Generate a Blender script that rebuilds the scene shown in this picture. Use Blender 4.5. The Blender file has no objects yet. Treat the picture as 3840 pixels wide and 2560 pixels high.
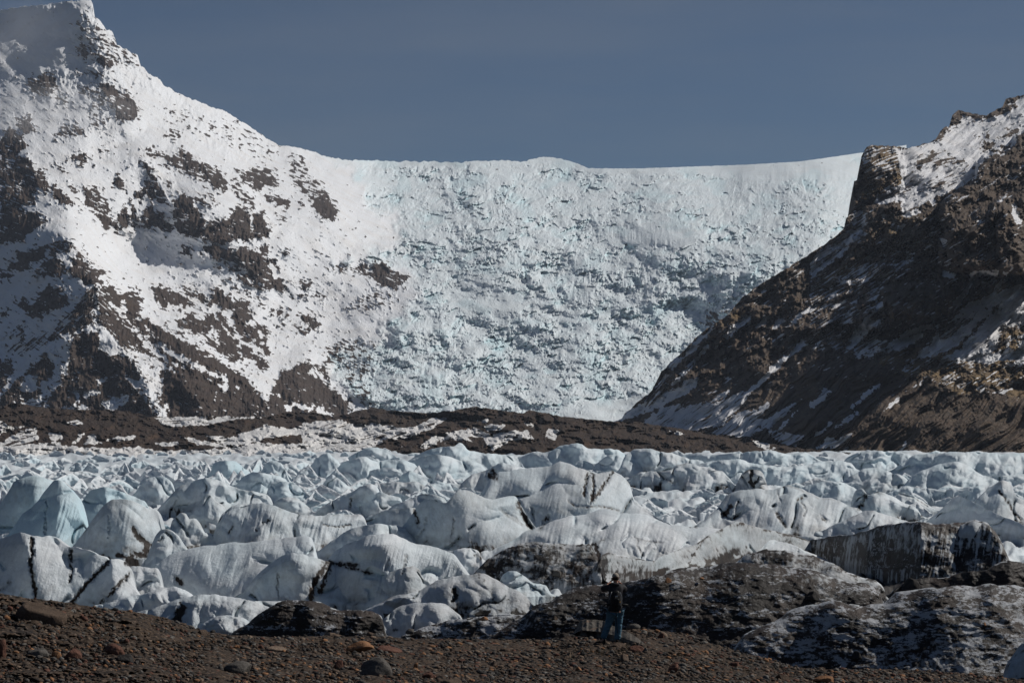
import bpy, bmesh, math, random
import numpy as np
from mathutils import Vector

random.seed(7)
RNG = np.random.default_rng(11)
scn = bpy.context.scene
COL = scn.collection

# ------------------------------------------------------------------ camera, sky, sun, exposure
F = 7467.0            # focal length in photo pixels (70 mm on a 36 mm wide frame, 3840 px)
HX, HY = 1920.0, 1633.0   # principal column and eye level row of the photo
cam_d = bpy.data.cameras.new('camera')
cam = bpy.data.objects.new('camera', cam_d)
COL.objects.link(cam)
cam.location = (0, 0, 0)
cam.rotation_euler = (math.radians(90), 0, 0)
cam_d.lens = 70
cam_d.sensor_width = 36
cam_d.shift_y = (HY - 1280) / 3840
cam_d.clip_start = 1
cam_d.clip_end = 60000
scn.camera = cam

SUN_EL, SUN_AZ = 41.0, 66.0      # azimuth clockwise from the view direction (+Y)
world = bpy.data.worlds.new('World')
scn.world = world
world.use_nodes = True
wn, wl = world.node_tree.nodes, world.node_tree.links
wn.clear()
w_out = wn.new('ShaderNodeOutputWorld')
w_bg = wn.new('ShaderNodeBackground')
w_sky = wn.new('ShaderNodeTexSky')
w_sky.sky_type = 'NISHITA'
w_sky.sun_disc = False
w_sky.sun_elevation = math.radians(SUN_EL)
w_sky.sun_rotation = math.radians(SUN_AZ)
w_sky.altitude = 1500
w_sky.air_density = 1.0
w_sky.dust_density = 0.2
w_sky.ozone_density = 2.0
# thin high cloud streaks: a slight veil over the sky colour
w_tc = wn.new('ShaderNodeTexCoord')
w_map = wn.new('ShaderNodeMapping')
w_map.inputs['Scale'].default_value = (2.0, 2.0, 14.0)
w_map.inputs['Rotation'].default_value = (0, math.radians(9), 0)
w_no = wn.new('ShaderNodeTexNoise')
w_no.inputs['Scale'].default_value = 2.2
w_no.inputs['Detail'].default_value = 5
w_rmp = wn.new('ShaderNodeMapRange')
w_rmp.inputs[1].default_value = 0.4
w_rmp.inputs[2].default_value = 0.75
w_rmp.inputs[3].default_value = 0.0
w_rmp.inputs[4].default_value = 0.22
w_mix = wn.new('ShaderNodeMix'); w_mix.data_type = 'RGBA'
w_mul = wn.new('ShaderNodeMix'); w_mul.data_type = 'RGBA'; w_mul.blend_type = 'MULTIPLY'
w_mul.inputs[0].default_value = 1.0
SKY_TINT = (0.345, 0.405, 0.465, 1)
w_mul.inputs[7].default_value = SKY_TINT
w_mix.inputs[7].default_value = (3.0, 3.2, 3.4, 1)
wl.new(w_tc.outputs['Generated'], w_map.inputs[0])
wl.new(w_map.outputs[0], w_no.inputs['Vector'])
wl.new(w_no.outputs['Fac'], w_rmp.inputs[0])
wl.new(w_sky.outputs[0], w_mul.inputs[6])
wl.new(w_mul.outputs[2], w_mix.inputs[6])
wl.new(w_rmp.outputs[0], w_mix.inputs[0])
wl.new(w_mix.outputs[2], w_bg.inputs[0])
wl.new(w_bg.outputs[0], w_out.inputs[0])
w_bg.inputs[1].default_value = 0.06

sun_d = bpy.data.lights.new('sun', 'SUN')
sun_d.energy = 3.5
sun_d.angle = math.radians(0.5)
sun_d.color = (1.0, 0.95, 0.88)
sun = bpy.data.objects.new('sun', sun_d)
COL.objects.link(sun)
_e, _a = math.radians(SUN_EL), math.radians(SUN_AZ)
SV = Vector((math.cos(_e) * math.sin(_a), math.cos(_e) * math.cos(_a), math.sin(_e)))
sun.rotation_euler = (-SV).to_track_quat('-Z', 'Y').to_euler()

scn.view_settings.view_transform = 'Standard'
scn.view_settings.look = 'None'
scn.view_settings.exposure = 0.03
scn.view_settings.gamma = 1.0
scn.render.engine = 'CYCLES'
scn.cycles.max_bounces = 6
scn.cycles.diffuse_bounces = 3
scn.cycles.volume_bounces = 1

# ------------------------------------------------------------------ helpers: properties
def tag(o, label=None, cat=None, group=None, kind=None):
    if label: o['label'] = label
    if cat: o['category'] = cat
    if group: o['group'] = group
    if kind: o['kind'] = kind
    return o

def empty(name, loc):
    o = bpy.data.objects.new(name, None)
    o.empty_display_size = 0.2
    COL.objects.link(o)
    o.location = loc
    return o

# ------------------------------------------------------------------ helpers: noise
def _hash(ix, iy, s):
    with np.errstate(over='ignore'):
        h = (ix.astype(np.int64) * 374761393 + iy.astype(np.int64) * 668265263 + s * 1442695041) & 0xFFFFFFFF
        h = ((h ^ (h >> 13)) * 1274126177) & 0xFFFFFFFF
        h = ((h ^ (h >> 16)) * 2246822519) & 0xFFFFFFFF
        h = h ^ (h >> 15)
    return (h & 0xFFFFFF) / float(0xFFFFFF)

def pnoise(x, y, s=0):
    """gradient noise, about -1..1"""
    ix = np.floor(x); iy = np.floor(y)
    fx = x - ix; fy = y - iy
    u = fx * fx * fx * (fx * (fx * 6 - 15) + 10)
    v = fy * fy * fy * (fy * (fy * 6 - 15) + 10)
    def g(a, b, dx, dy):
        t = _hash(a, b, s) * 2 * np.pi
        return np.cos(t) * dx + np.sin(t) * dy
    a = g(ix, iy, fx, fy); b = g(ix + 1, iy, fx - 1, fy)
    c = g(ix, iy + 1, fx, fy - 1); d = g(ix + 1, iy + 1, fx - 1, fy - 1)
    return 1.5 * ((a + (b - a) * u) * (1 - v) + (c + (d - c) * u) * v)

def fbm(x, y, o=4, s=0, g=0.5, lac=2.03):
    r = 0; a = 1.0; n = 0
    for i in range(o):
        r = r + a * pnoise(x * lac ** i + 17.3 * i, y * lac ** i - 9.1 * i, s + i)
        n += a; a *= g
    return r / n * 1.4

def ridged(x, y, o=4, s=0, g=0.5):
    r = 0; a = 1.0; n = 0
    for i in range(o):
        r = r + a * (1 - 2 * np.abs(pnoise(x * 2.03 ** i + 3.3 * i, y * 2.03 ** i - 5.1 * i, s + i)))
        n += a; a *= g
    return r / n

def facets(x, y, s=0, jit=0.9):
    """blocky cells: (height of the tilted facet, edge distance)"""
    ix = np.floor(x); iy = np.floor(y)
    best = np.full(x.shape, 9.0); sec = np.full(x.shape, 9.0); val = np.zeros(x.shape)
    for dx in (-1, 0, 1):
        for dy in (-1, 0, 1):
            cx = ix + dx; cy = iy + dy
            px = cx + 0.5 + jit * (_hash(cx, cy, s) - 0.5)
            py = cy + 0.5 + jit * (_hash(cx, cy, s + 1) - 0.5)
            d = (x - px) ** 2 + (y - py) ** 2
            h = _hash(cx, cy, s + 2) * 2 - 1 + 1.6 * ((_hash(cx, cy, s + 3) * 2 - 1) * (x - px) + (_hash(cx, cy, s + 4) * 2 - 1) * (y - py))
            near = d < best
            sec = np.where(near, best, np.minimum(sec, d))
            val = np.where(near, h, val)
            best = np.where(near, d, best)
    return val, np.sqrt(sec) - np.sqrt(best)

def sstep(a, b, x):
    t = np.clip((x - a) / (b - a), 0, 1)
    return t * t * (3 - 2 * t)

def smooth1(a, n):
    if n < .4: return a
    m = int(math.ceil(3 * n))
    k = np.exp(-0.5 * (np.arange(-m, m + 1) / n) ** 2); k /= k.sum()
    return np.convolve(np.pad(a, m, mode='edge'), k, mode='valid')

# ------------------------------------------------------------------ helpers: geometry from the photograph's measurements
ZM = {  # measuring frames: origin and scale of each enlarged crop that the points were read from
    'S': (0, 0, 1.0), 'L1': (0, 0, .6378), 'L2': (0, 900, .4464), 'L3': (600, 900, .4464), 'T2': (1000, 500, .7014),
    'R1': (3040, 340, .4592), 'R2': (3040, 1050, .4274), 'R3': (2300, 1150, .3635), 'M': (2300, 300, .925),
    'A': (0, 1500, .676), 'B': (1200, 1500, .676), 'C': (2440, 1500, .676), 'P': (2100, 2100, .2296)}

def pts(z, s):
    """'x y x y ...' in frame z -> photo pixels"""
    v = np.array([float(t) for t in s.replace(',', ' ').split()]).reshape(-1, 2)
    ox, oy, k = ZM[z]
    return v * k + np.array([ox, oy])

def Wx(px, D): return (px - HX) / F * D
def Wz(py, D): return (HY - py) / F * D

def tps(ties):
    """smooth interpolation of distance over the picture from (px, py, D) ties"""
    t = np.array(ties, float); P = t[:, :2] / 1000.0; n = len(P)
    def U(r2): return r2 * np.log(r2 + 1e-9)
    d2 = ((P[:, None] - P[None]) ** 2).sum(-1)
    A = np.zeros((n + 3, n + 3)); A[:n, :n] = U(d2) + 1e-3 * np.eye(n)
    A[:n, n] = 1; A[:n, n + 1:] = P; A[n, :n] = 1; A[n + 1:, :n] = P.T
    c = np.linalg.solve(A, np.concatenate([t[:, 2], [0, 0, 0]]))
    def f(x, y):
        x = x / 1000.0; y = y / 1000.0
        r = c[n] + c[n + 1] * x + c[n + 2] * y
        for i in range(n):
            r = r + c[i] * U((x - P[i, 0]) ** 2 + (y - P[i, 1]) ** 2)
        return r
    return f

def poly_sd(P, x, y):
    """signed distance (positive inside) of flat arrays x, y to polygon P"""
    d = np.full(x.shape, 1e9); ins = np.zeros(x.shape, bool)
    n = len(P)
    for i in range(n):
        ax, ay = P[i]; bx, by = P[(i + 1) % n]
        ex, ey = bx - ax, by - ay
        t = np.clip(((x - ax) * ex + (y - ay) * ey) / (ex * ex + ey * ey + 1e-9), 0, 1)
        d = np.minimum(d, (x - ax - t * ex) ** 2 + (y - ay - t * ey) ** 2)
        c = ((ay > y) != (by > y)) & (x < (bx - ax) * (y - ay) / (by - ay + 1e-12) + ax)
        ins ^= c
    d = np.sqrt(d)
    return np.where(ins, d, -d)

def line_d(P, x, y):
    d = np.full(x.shape, 1e9)
    for i in range(len(P) - 1):
        ax, ay = P[i]; bx, by = P[i + 1]
        ex, ey = bx - ax, by - ay
        t = np.clip(((x - ax) * ex + (y - ay) * ey) / (ex * ex + ey * ey + 1e-9), 0, 1)
        d = np.minimum(d, (x - ax - t * ex) ** 2 + (y - ay - t * ey) ** 2)
    return np.sqrt(d)

def in_box(P, X, Y, m):
    return np.nonzero((X > P[:, 0].min() - m) & (X < P[:, 0].max() + m) & (Y > P[:, 1].min() - m) & (Y < P[:, 1].max() + m))

def grid_mesh(name, X, Y, Z, attrs, mat, keep=None, smooth=True):
    r, c = X.shape
    idx = np.arange(r * c).reshape(r, c)
    q = np.stack([idx[:-1, :-1], idx[1:, :-1], idx[1:, 1:], idx[:-1, 1:]], -1).reshape(-1, 4)
    co = np.stack([X, Y, Z], -1).reshape(-1, 3)
    if keep is not None:
        q = q[keep.reshape(-1)]
        used = np.zeros(r * c, bool); used[q.reshape(-1)] = True
        remap = np.cumsum(used) - 1
        q = remap[q]; co = co[used]
    else:
        used = None
    me = bpy.data.meshes.new(name)
    me.vertices.add(len(co)); me.vertices.foreach_set('co', co.astype(np.float32).ravel())
    me.loops.add(q.size); me.loops.foreach_set('vertex_index', q.astype(np.int32).ravel())
    me.polygons.add(len(q))
    me.polygons.foreach_set('loop_start', np.arange(0, q.size, 4, dtype=np.int32))
    me.polygons.foreach_set('loop_total', np.full(len(q), 4, dtype=np.int32))
    me.polygons.foreach_set('use_smooth', np.full(len(q), smooth))
    me.update(calc_edges=True)
    for k, a in attrs.items():
        if a.ndim == 3:
            a = a.reshape(-1, 3); a = a if used is None else a[used]
            at = me.attributes.new(k, 'FLOAT_VECTOR', 'POINT')
            at.data.foreach_set('vector', a.astype(np.float32).ravel())
        else:
            a = a.reshape(-1); a = a if used is None else a[used]
            at = me.attributes.new(k, 'FLOAT', 'POINT')
            at.data.foreach_set('value', a.astype(np.float32).ravel())
    me.materials.append(mat)
    o = bpy.data.objects.new(name, me)
    COL.objects.link(o)
    return o

# ------------------------------------------------------------------ materials
class NT:
    def __init__(s, name):
        s.m = bpy.data.materials.new(name); s.m.use_nodes = True
        s.n = s.m.node_tree.nodes; s.l = s.m.node_tree.links; s.n.clear()
        s.out = s.n.new('ShaderNodeOutputMaterial')
        s.b = s.n.new('ShaderNodeBsdfPrincipled')
        s.l.new(s.b.outputs[0], s.out.inputs[0])
    def put(s, sock, v):
        if hasattr(v, 'is_output'): s.l.new(v, sock)
        elif v is not None:
            if isinstance(v, (tuple, list)) and len(v) == 3 and sock.type == 'RGBA': v = (*v, 1)
            sock.default_value = v
    def attr(s, name, vec=False):
        a = s.n.new('ShaderNodeAttribute'); a.attribute_name = name
        return a.outputs['Vector'] if vec else a.outputs['Fac']
    def pos(s):
        return s.n.new('ShaderNodeNewGeometry').outputs['Position']
    def map(s, v, sc, rot=(0, 0, 0)):
        m = s.n.new('ShaderNodeMapping'); s.l.new(v, m.inputs[0])
        m.inputs['Scale'].default_value = sc; m.inputs['Rotation'].default_value = rot
        return m.outputs[0]
    def noise(s, v, sc, det=4, rough=.55, dist=0.0):
        t = s.n.new('ShaderNodeTexNoise'); s.put(t.inputs['Vector'], v)
        t.inputs['Scale'].default_value = sc; t.inputs['Detail'].default_value = det
        t.inputs['Roughness'].default_value = rough; t.inputs['Distortion'].default_value = dist
        return t.outputs['Fac']
    def vor(s, v, sc, feat='F1', out='Distance'):
        t = s.n.new('ShaderNodeTexVoronoi'); s.put(t.inputs['Vector'], v); t.feature = feat
        t.inputs['Scale'].default_value = sc
        return t.outputs[out]
    def math(s, op, a, b=None, c=None):
        t = s.n.new('ShaderNodeMath'); t.operation = op
        s.put(t.inputs[0], a)
        if b is not None: s.put(t.inputs[1], b)
        if c is not None: s.put(t.inputs[2], c)
        return t.outputs[0]
    def rng(s, v, a, b, c=0.0, d=1.0, smooth=False):
        t = s.n.new('ShaderNodeMapRange'); s.put(t.inputs[0], v)
        if smooth: t.interpolation_type = 'SMOOTHSTEP'
        for i, q in enumerate((a, b, c, d)): s.put(t.inputs[i + 1], q)
        return t.outputs[0]
    def mix(s, f, a, b):
        t = s.n.new('ShaderNodeMix'); t.data_type = 'RGBA'
        s.put(t.inputs[0], f); s.put(t.inputs[6], a); s.put(t.inputs[7], b)
        return t.outputs[2]
    def bump(s, h, strength, dist, nrm=None):
        t = s.n.new('ShaderNodeBump'); s.put(t.inputs['Height'], h)
        t.inputs['Strength'].default_value = strength; t.inputs['Distance'].default_value = dist
        if nrm is not None: s.l.new(nrm, t.inputs['Normal'])
        return t.outputs[0]
    def fin(s, col, rough=.8, spec=.3, nrm=None):
        s.put(s.b.inputs['Base Color'], col); s.put(s.b.inputs['Roughness'], rough)
        s.b.inputs['Specular IOR Level'].default_value = spec
        if nrm is not None: s.l.new(nrm, s.b.inputs['Normal'])
        return s.m

def mat_mountain(name, rockA, rockB, grass, snow=(.80, .82, .85)):
    n = NT(name)
    co = n.attr('co', True)
    rk = n.attr('rock'); tn = n.attr('tone'); ice = n.attr('ice')
    f1 = n.noise(co, 9.0, 5, .65)
    thr = n.math('ADD', rk, n.math('MULTIPLY', n.math('SUBTRACT', f1, .5), .55))
    m = n.rng(thr, .46, .56, smooth=True)
    v = n.noise(co, 3.0, 6, .7)
    rc = n.mix(n.rng(v, .3, .7), rockA, rockB)
    rc = n.mix(n.rng(n.math('ADD', tn, n.math('MULTIPLY', n.math('SUBTRACT', f1, .5), 1.2)), .4, .8), rc, grass)
    s2 = n.noise(co, .8, 4)
    sc = n.mix(n.rng(s2, .45, .75, 0, .5), snow, (.70, .67, .64))
    sc = n.mix(ice, sc, (.56, .73, .78))
    col = n.mix(m, sc, rc)
    b = n.bump(n.noise(co, 14, 4, .7), .5, n_dist(name))
    return n.fin(col, .85, .15, b)

def n_dist(name): return 6.0

def mat_ice():
    n = NT('glacier_ice')
    co = n.attr('co', True)
    dirt = n.attr('dirt'); blue = n.attr('blue'); fleck = n.attr('fleck')
    a = n.noise(co, 0.9, 5, .6)
    f = n.noise(co, 7.0, 5, .7)
    fine = n.noise(co, 26.0, 4, .7)
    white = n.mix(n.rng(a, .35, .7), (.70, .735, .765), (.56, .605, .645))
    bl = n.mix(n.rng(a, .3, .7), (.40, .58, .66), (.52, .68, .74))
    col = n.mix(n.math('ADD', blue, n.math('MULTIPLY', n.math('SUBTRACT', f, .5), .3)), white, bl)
    # thin grey film of ash and fine streaks
    st = n.noise(n.map(co, (2.2, 2.2, .35)), 3.5, 5, .65)
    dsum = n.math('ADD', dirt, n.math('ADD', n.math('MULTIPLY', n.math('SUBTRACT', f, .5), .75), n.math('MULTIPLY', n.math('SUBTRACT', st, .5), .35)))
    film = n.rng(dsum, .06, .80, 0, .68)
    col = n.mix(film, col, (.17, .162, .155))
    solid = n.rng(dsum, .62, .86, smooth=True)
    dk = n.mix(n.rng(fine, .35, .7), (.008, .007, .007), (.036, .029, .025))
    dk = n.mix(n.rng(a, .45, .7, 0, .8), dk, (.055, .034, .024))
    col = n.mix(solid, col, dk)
    # debris covered ice: dark gravel with bare white ice flecks
    fl = n.noise(n.map(co, (1.0, .6, 2.6), (0, .12, 0)), 9.5, 6, .74)
    fm = n.math('MULTIPLY', n.rng(n.math('ADD', fl, n.math('MULTIPLY', n.math('SUBTRACT', fine, .5), .25)), n.math('SUBTRACT', 1.0, fleck), n.math('SUBTRACT', 1.07, fleck)), n.rng(fleck, .01, .05))
    col = n.mix(fm, col, n.mix(f, (.50, .53, .57), (.25, .25, .26)))
    h = n.math('ADD', n.math('MULTIPLY', f, .6), n.math('MULTIPLY', fine, .4))
    b = n.bump(h, .55, .22)
    return n.fin(col, .62, .25, b)

def mat_gravel(name='moraine_gravel'):
    n = NT(name)
    p = n.pos()
    a = n.noise(p, .22, 5, .6)
    f = n.noise(p, 2.5, 6, .7)
    v = n.vor(p, 9.0, 'F1', 'Color')
    sep = n.n.new('ShaderNodeSeparateColor'); n.l.new(v, sep.inputs[0])
    c = n.mix(n.rng(a, .3, .7), (.050, .037, .028), (.024, .021, .020))
    c = n.mix(n.rng(f, .45, .75), c, (.10, .068, .045))
    c = n.mix(n.rng(sep.outputs[0], .7, .95, 0, .6), c, (.17, .125, .095))
    c = n.mix(n.rng(sep.outputs[1], .8, .98, 0, .8), c, (.016, .015, .015))
    d = n.vor(p, 9.0)
    b = n.bump(n.math('ADD', n.math('MULTIPLY', d, -1.0), n.math('MULTIPLY', f, .8)), .9, .08)
    return n.fin(c, .95, .1, b)

def mat_stone(name, c1, c2, sc=3.0, patch=None):
    n = NT(name)
    t = n.n.new('ShaderNodeTexCoord').outputs['Object']
    a = n.noise(t, sc, 6, .65); f = n.noise(t, sc * 9, 5, .75)
    c = n.mix(n.rng(a, .3, .7), c1, c2)
    c = n.mix(n.rng(f, .5, .72, 0, .5), c, tuple(min(1, x * 1.9) for x in c2))
    if patch: c = n.mix(n.rng(n.noise(t, sc * .8, 3), .6, .68), c, patch)
    b = n.bump(n.math('ADD', n.math('MULTIPLY', a, 1.0), n.math('MULTIPLY', f, .35)), .8, .08)
    return n.fin(c, .9, .15, b)

def mat_plain(name, c1, c2=None, sc=30, rough=.85, spec=.2, bump=.3, dist=.004):
    n = NT(name)
    t = n.n.new('ShaderNodeTexCoord').outputs['Object']
    f = n.noise(t, sc, 5, .6)
    c = n.mix(n.rng(f, .3, .7), c1, c2 or tuple(x * .75 for x in c1))
    return n.fin(c, rough, spec, n.bump(f, bump, dist))

M_MTN = mat_mountain('snow_and_basalt', (.030, .024, .021), (.082, .058, .045), (.125, .085, .045))
M_RMTN = mat_mountain('basalt_and_tundra', (.044, .036, .030), (.145, .104, .074), (.19, .132, .068), snow=(.74, .75, .78))
M_MOR = mat_mountain('brown_moraine', (.030, .022, .018), (.062, .042, .030), (.10, .062, .040), snow=(.70, .70, .70))
M_ICE = mat_ice()
M_GRAVEL = mat_gravel()

# ------------------------------------------------------------------ far terrain: mountains, icefall, moraine
def rot_noise(x, y, ang, la, lc, s):
    a = math.radians(ang)
    u = x * math.cos(a) - y * math.sin(a); v = x * math.sin(a) + y * math.cos(a)
    return fbm(u / la, v / lc, 4, s)

def rock_field(PX, PY, polys, base, s=5, wamp=1.0, frag=0.0, dip=-26):
    sh = PX.shape; X = PX.ravel(); Y = PY.ravel()
    R = np.full(X.shape, float(base)) if np.isscalar(base) else base.ravel().copy()
    W = (fbm(X / 24, Y / 24, 3, s) * 13 + fbm(X / 8, Y / 6, 2, s + 9) * 5) * wamp
    N0 = rot_noise(X, Y, dip, 26, 10, s + 3)
    H = np.zeros(X.shape)
    for pl in polys:
        z, d, ang, txt = pl[:4]
        P = pts(z, txt)
        ii = in_box(P, X, Y, 22)[0]
        if len(ii) == 0: continue
        x = X[ii]; y = Y[ii]
        sd = poly_sd(P, x, y) + W[ii]
        ins = sstep(-5, 2, sd)
        if d >= .02: H[ii] = np.maximum(H[ii], d * sstep(-30, -2, sd) * (1 - sstep(0, 8, sd)))
        else: H[ii] = np.where(sd > -4, 0, H[ii])
        n = N0[ii] if ang is None else rot_noise(x, y, ang, 70, 6.5, s + 4)
        if d < 0.02:
            val = np.full(x.shape, -0.25)
        else:
            val = d + (0.75 if d < .7 else .48) * n
            if d < .75: val = val - .15 * (1 - sstep(0, 14, sd))
        mode = pl[4] if len(pl) > 4 else 'set'
        if mode == 'max': R[ii] = np.maximum(R[ii], ins * val)
        else: R[ii] = R[ii] * (1 - ins) + ins * val
    if frag:
        n1 = rot_noise(X, Y, dip, 24, 10, s + 6)
        R = np.maximum(R, H * .5 + .95 * n1 - .2 + .06)
        led = rot_noise(X, Y, dip * .8, 34, 7, s + 7) + .5 * fbm(X / 60, Y / 40, 2, s + 8)
        R = R - .5 * sstep(.3, .55, led) * frag
    return R.reshape(sh)

def columns(poly, px, sm=0):
    y = np.interp(px, poly[:, 0], poly[:, 1])
    return smooth1(y, sm) if sm else y

def relief_grid(px, top, bot, rows):
    t = np.linspace(0, 1, rows)[:, None]
    PY = np.maximum(top.min() * (1 - t) + bot[None] * t, top[None])
    PX = np.broadcast_to(px[None], PY.shape).copy()
    return PX, PY

def with_back(PX, PY, D, back):
    """rows that fall away behind the skyline so the landform has a real far side"""
    X = Wx(PX, D); Z = Wz(PY, D); Y = D.copy()
    bx, by, bz = [], [], []
    for dd, dz in back:
        bx.append(X[0]); by.append(Y[0] + dd); bz.append(Z[0] - dz)
    st = lambda b, a: np.concatenate([np.array(b)[::-1], a], 0)
    return st(bx, X), st(by, Y), st(bz, Z), len(back)

def pad(a, k):
    return np.concatenate([np.repeat(a[:1], k, 0), a], 0)

# --- snowy mountain and icefall share one continuous slope
sky_far = pts('S', '-80 55 0 40 60 30 150 20 225 12 240 4 262 4 290 6 320 0 340 2 349 20 350 60 372 75 376 85 400 110 420 118 434 150 '
              '438 168 480 190 500 205 516 208 528 248 545 262 570 285 600 300 620 325 700 365 800 405 840 415 880 440 950 485 1010 525 1045 545 '
              '1110 552 1160 565 1230 590 1300 600 1400 603 1480 606 1600 606 1700 610 1800 604 1900 602 1950 608 1990 600 2020 590 2060 590 2110 597 '
              '2160 612 2210 632 2400 632 2600 625 2800 618 3000 606 3150 585 3250 570 3420 540')
px = np.arange(-70, 3400, 2.1)
top = columns(sky_far, px)
jag = np.interp(px, [0, 200, 560, 1000, 1100, 1250, 2000, 2300, 3400], [6, 9, 8, 7, 3, 6, 6, 2, 1])
top = top + fbm(px / 26, px * 0, 4, 77) * jag + np.abs(fbm(px / 9, px * 0 + 3, 3, 78)) * -jag * .5
bot = np.full(px.shape, 1640.0)
PX, PY = relief_grid(px, top, bot, 700)
Dfar = tps([(0, 1600, 3750), (600, 1600, 3650), (1000, 1600, 3850), (1330, 1600, 4300), (2000, 1620, 4000), (2600, 1620, 3900), (3300, 1500, 4600),
            (0, 1300, 4350), (0, 1000, 5000), (263, 900, 4750), (357, 1056, 4420), (380, 1221, 4230), (736, 1346, 4080), (450, 950, 5300), (700, 1100, 5100),
            (900, 1250, 4850), (800, 780, 5500), (0, 800, 5200), (400, 500, 6000), (200, 300, 6350), (330, 20, 6750), (-50, 50, 7100), (600, 400, 6500),
            (1000, 540, 7300), (1250, 780, 6400), (1200, 1150, 5500), (1050, 1400, 4480), (1500, 1500, 4500), (1500, 1000, 6000), (1900, 1200, 5400),
            (1900, 850, 6600), (2600, 1200, 5300), (2600, 850, 6300), (3100, 800, 6600), (1400, 640, 7900), (2100, 640, 8300), (2700, 680, 8000), (3300, 600, 9200)])
D = Dfar(PX, PY)
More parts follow.
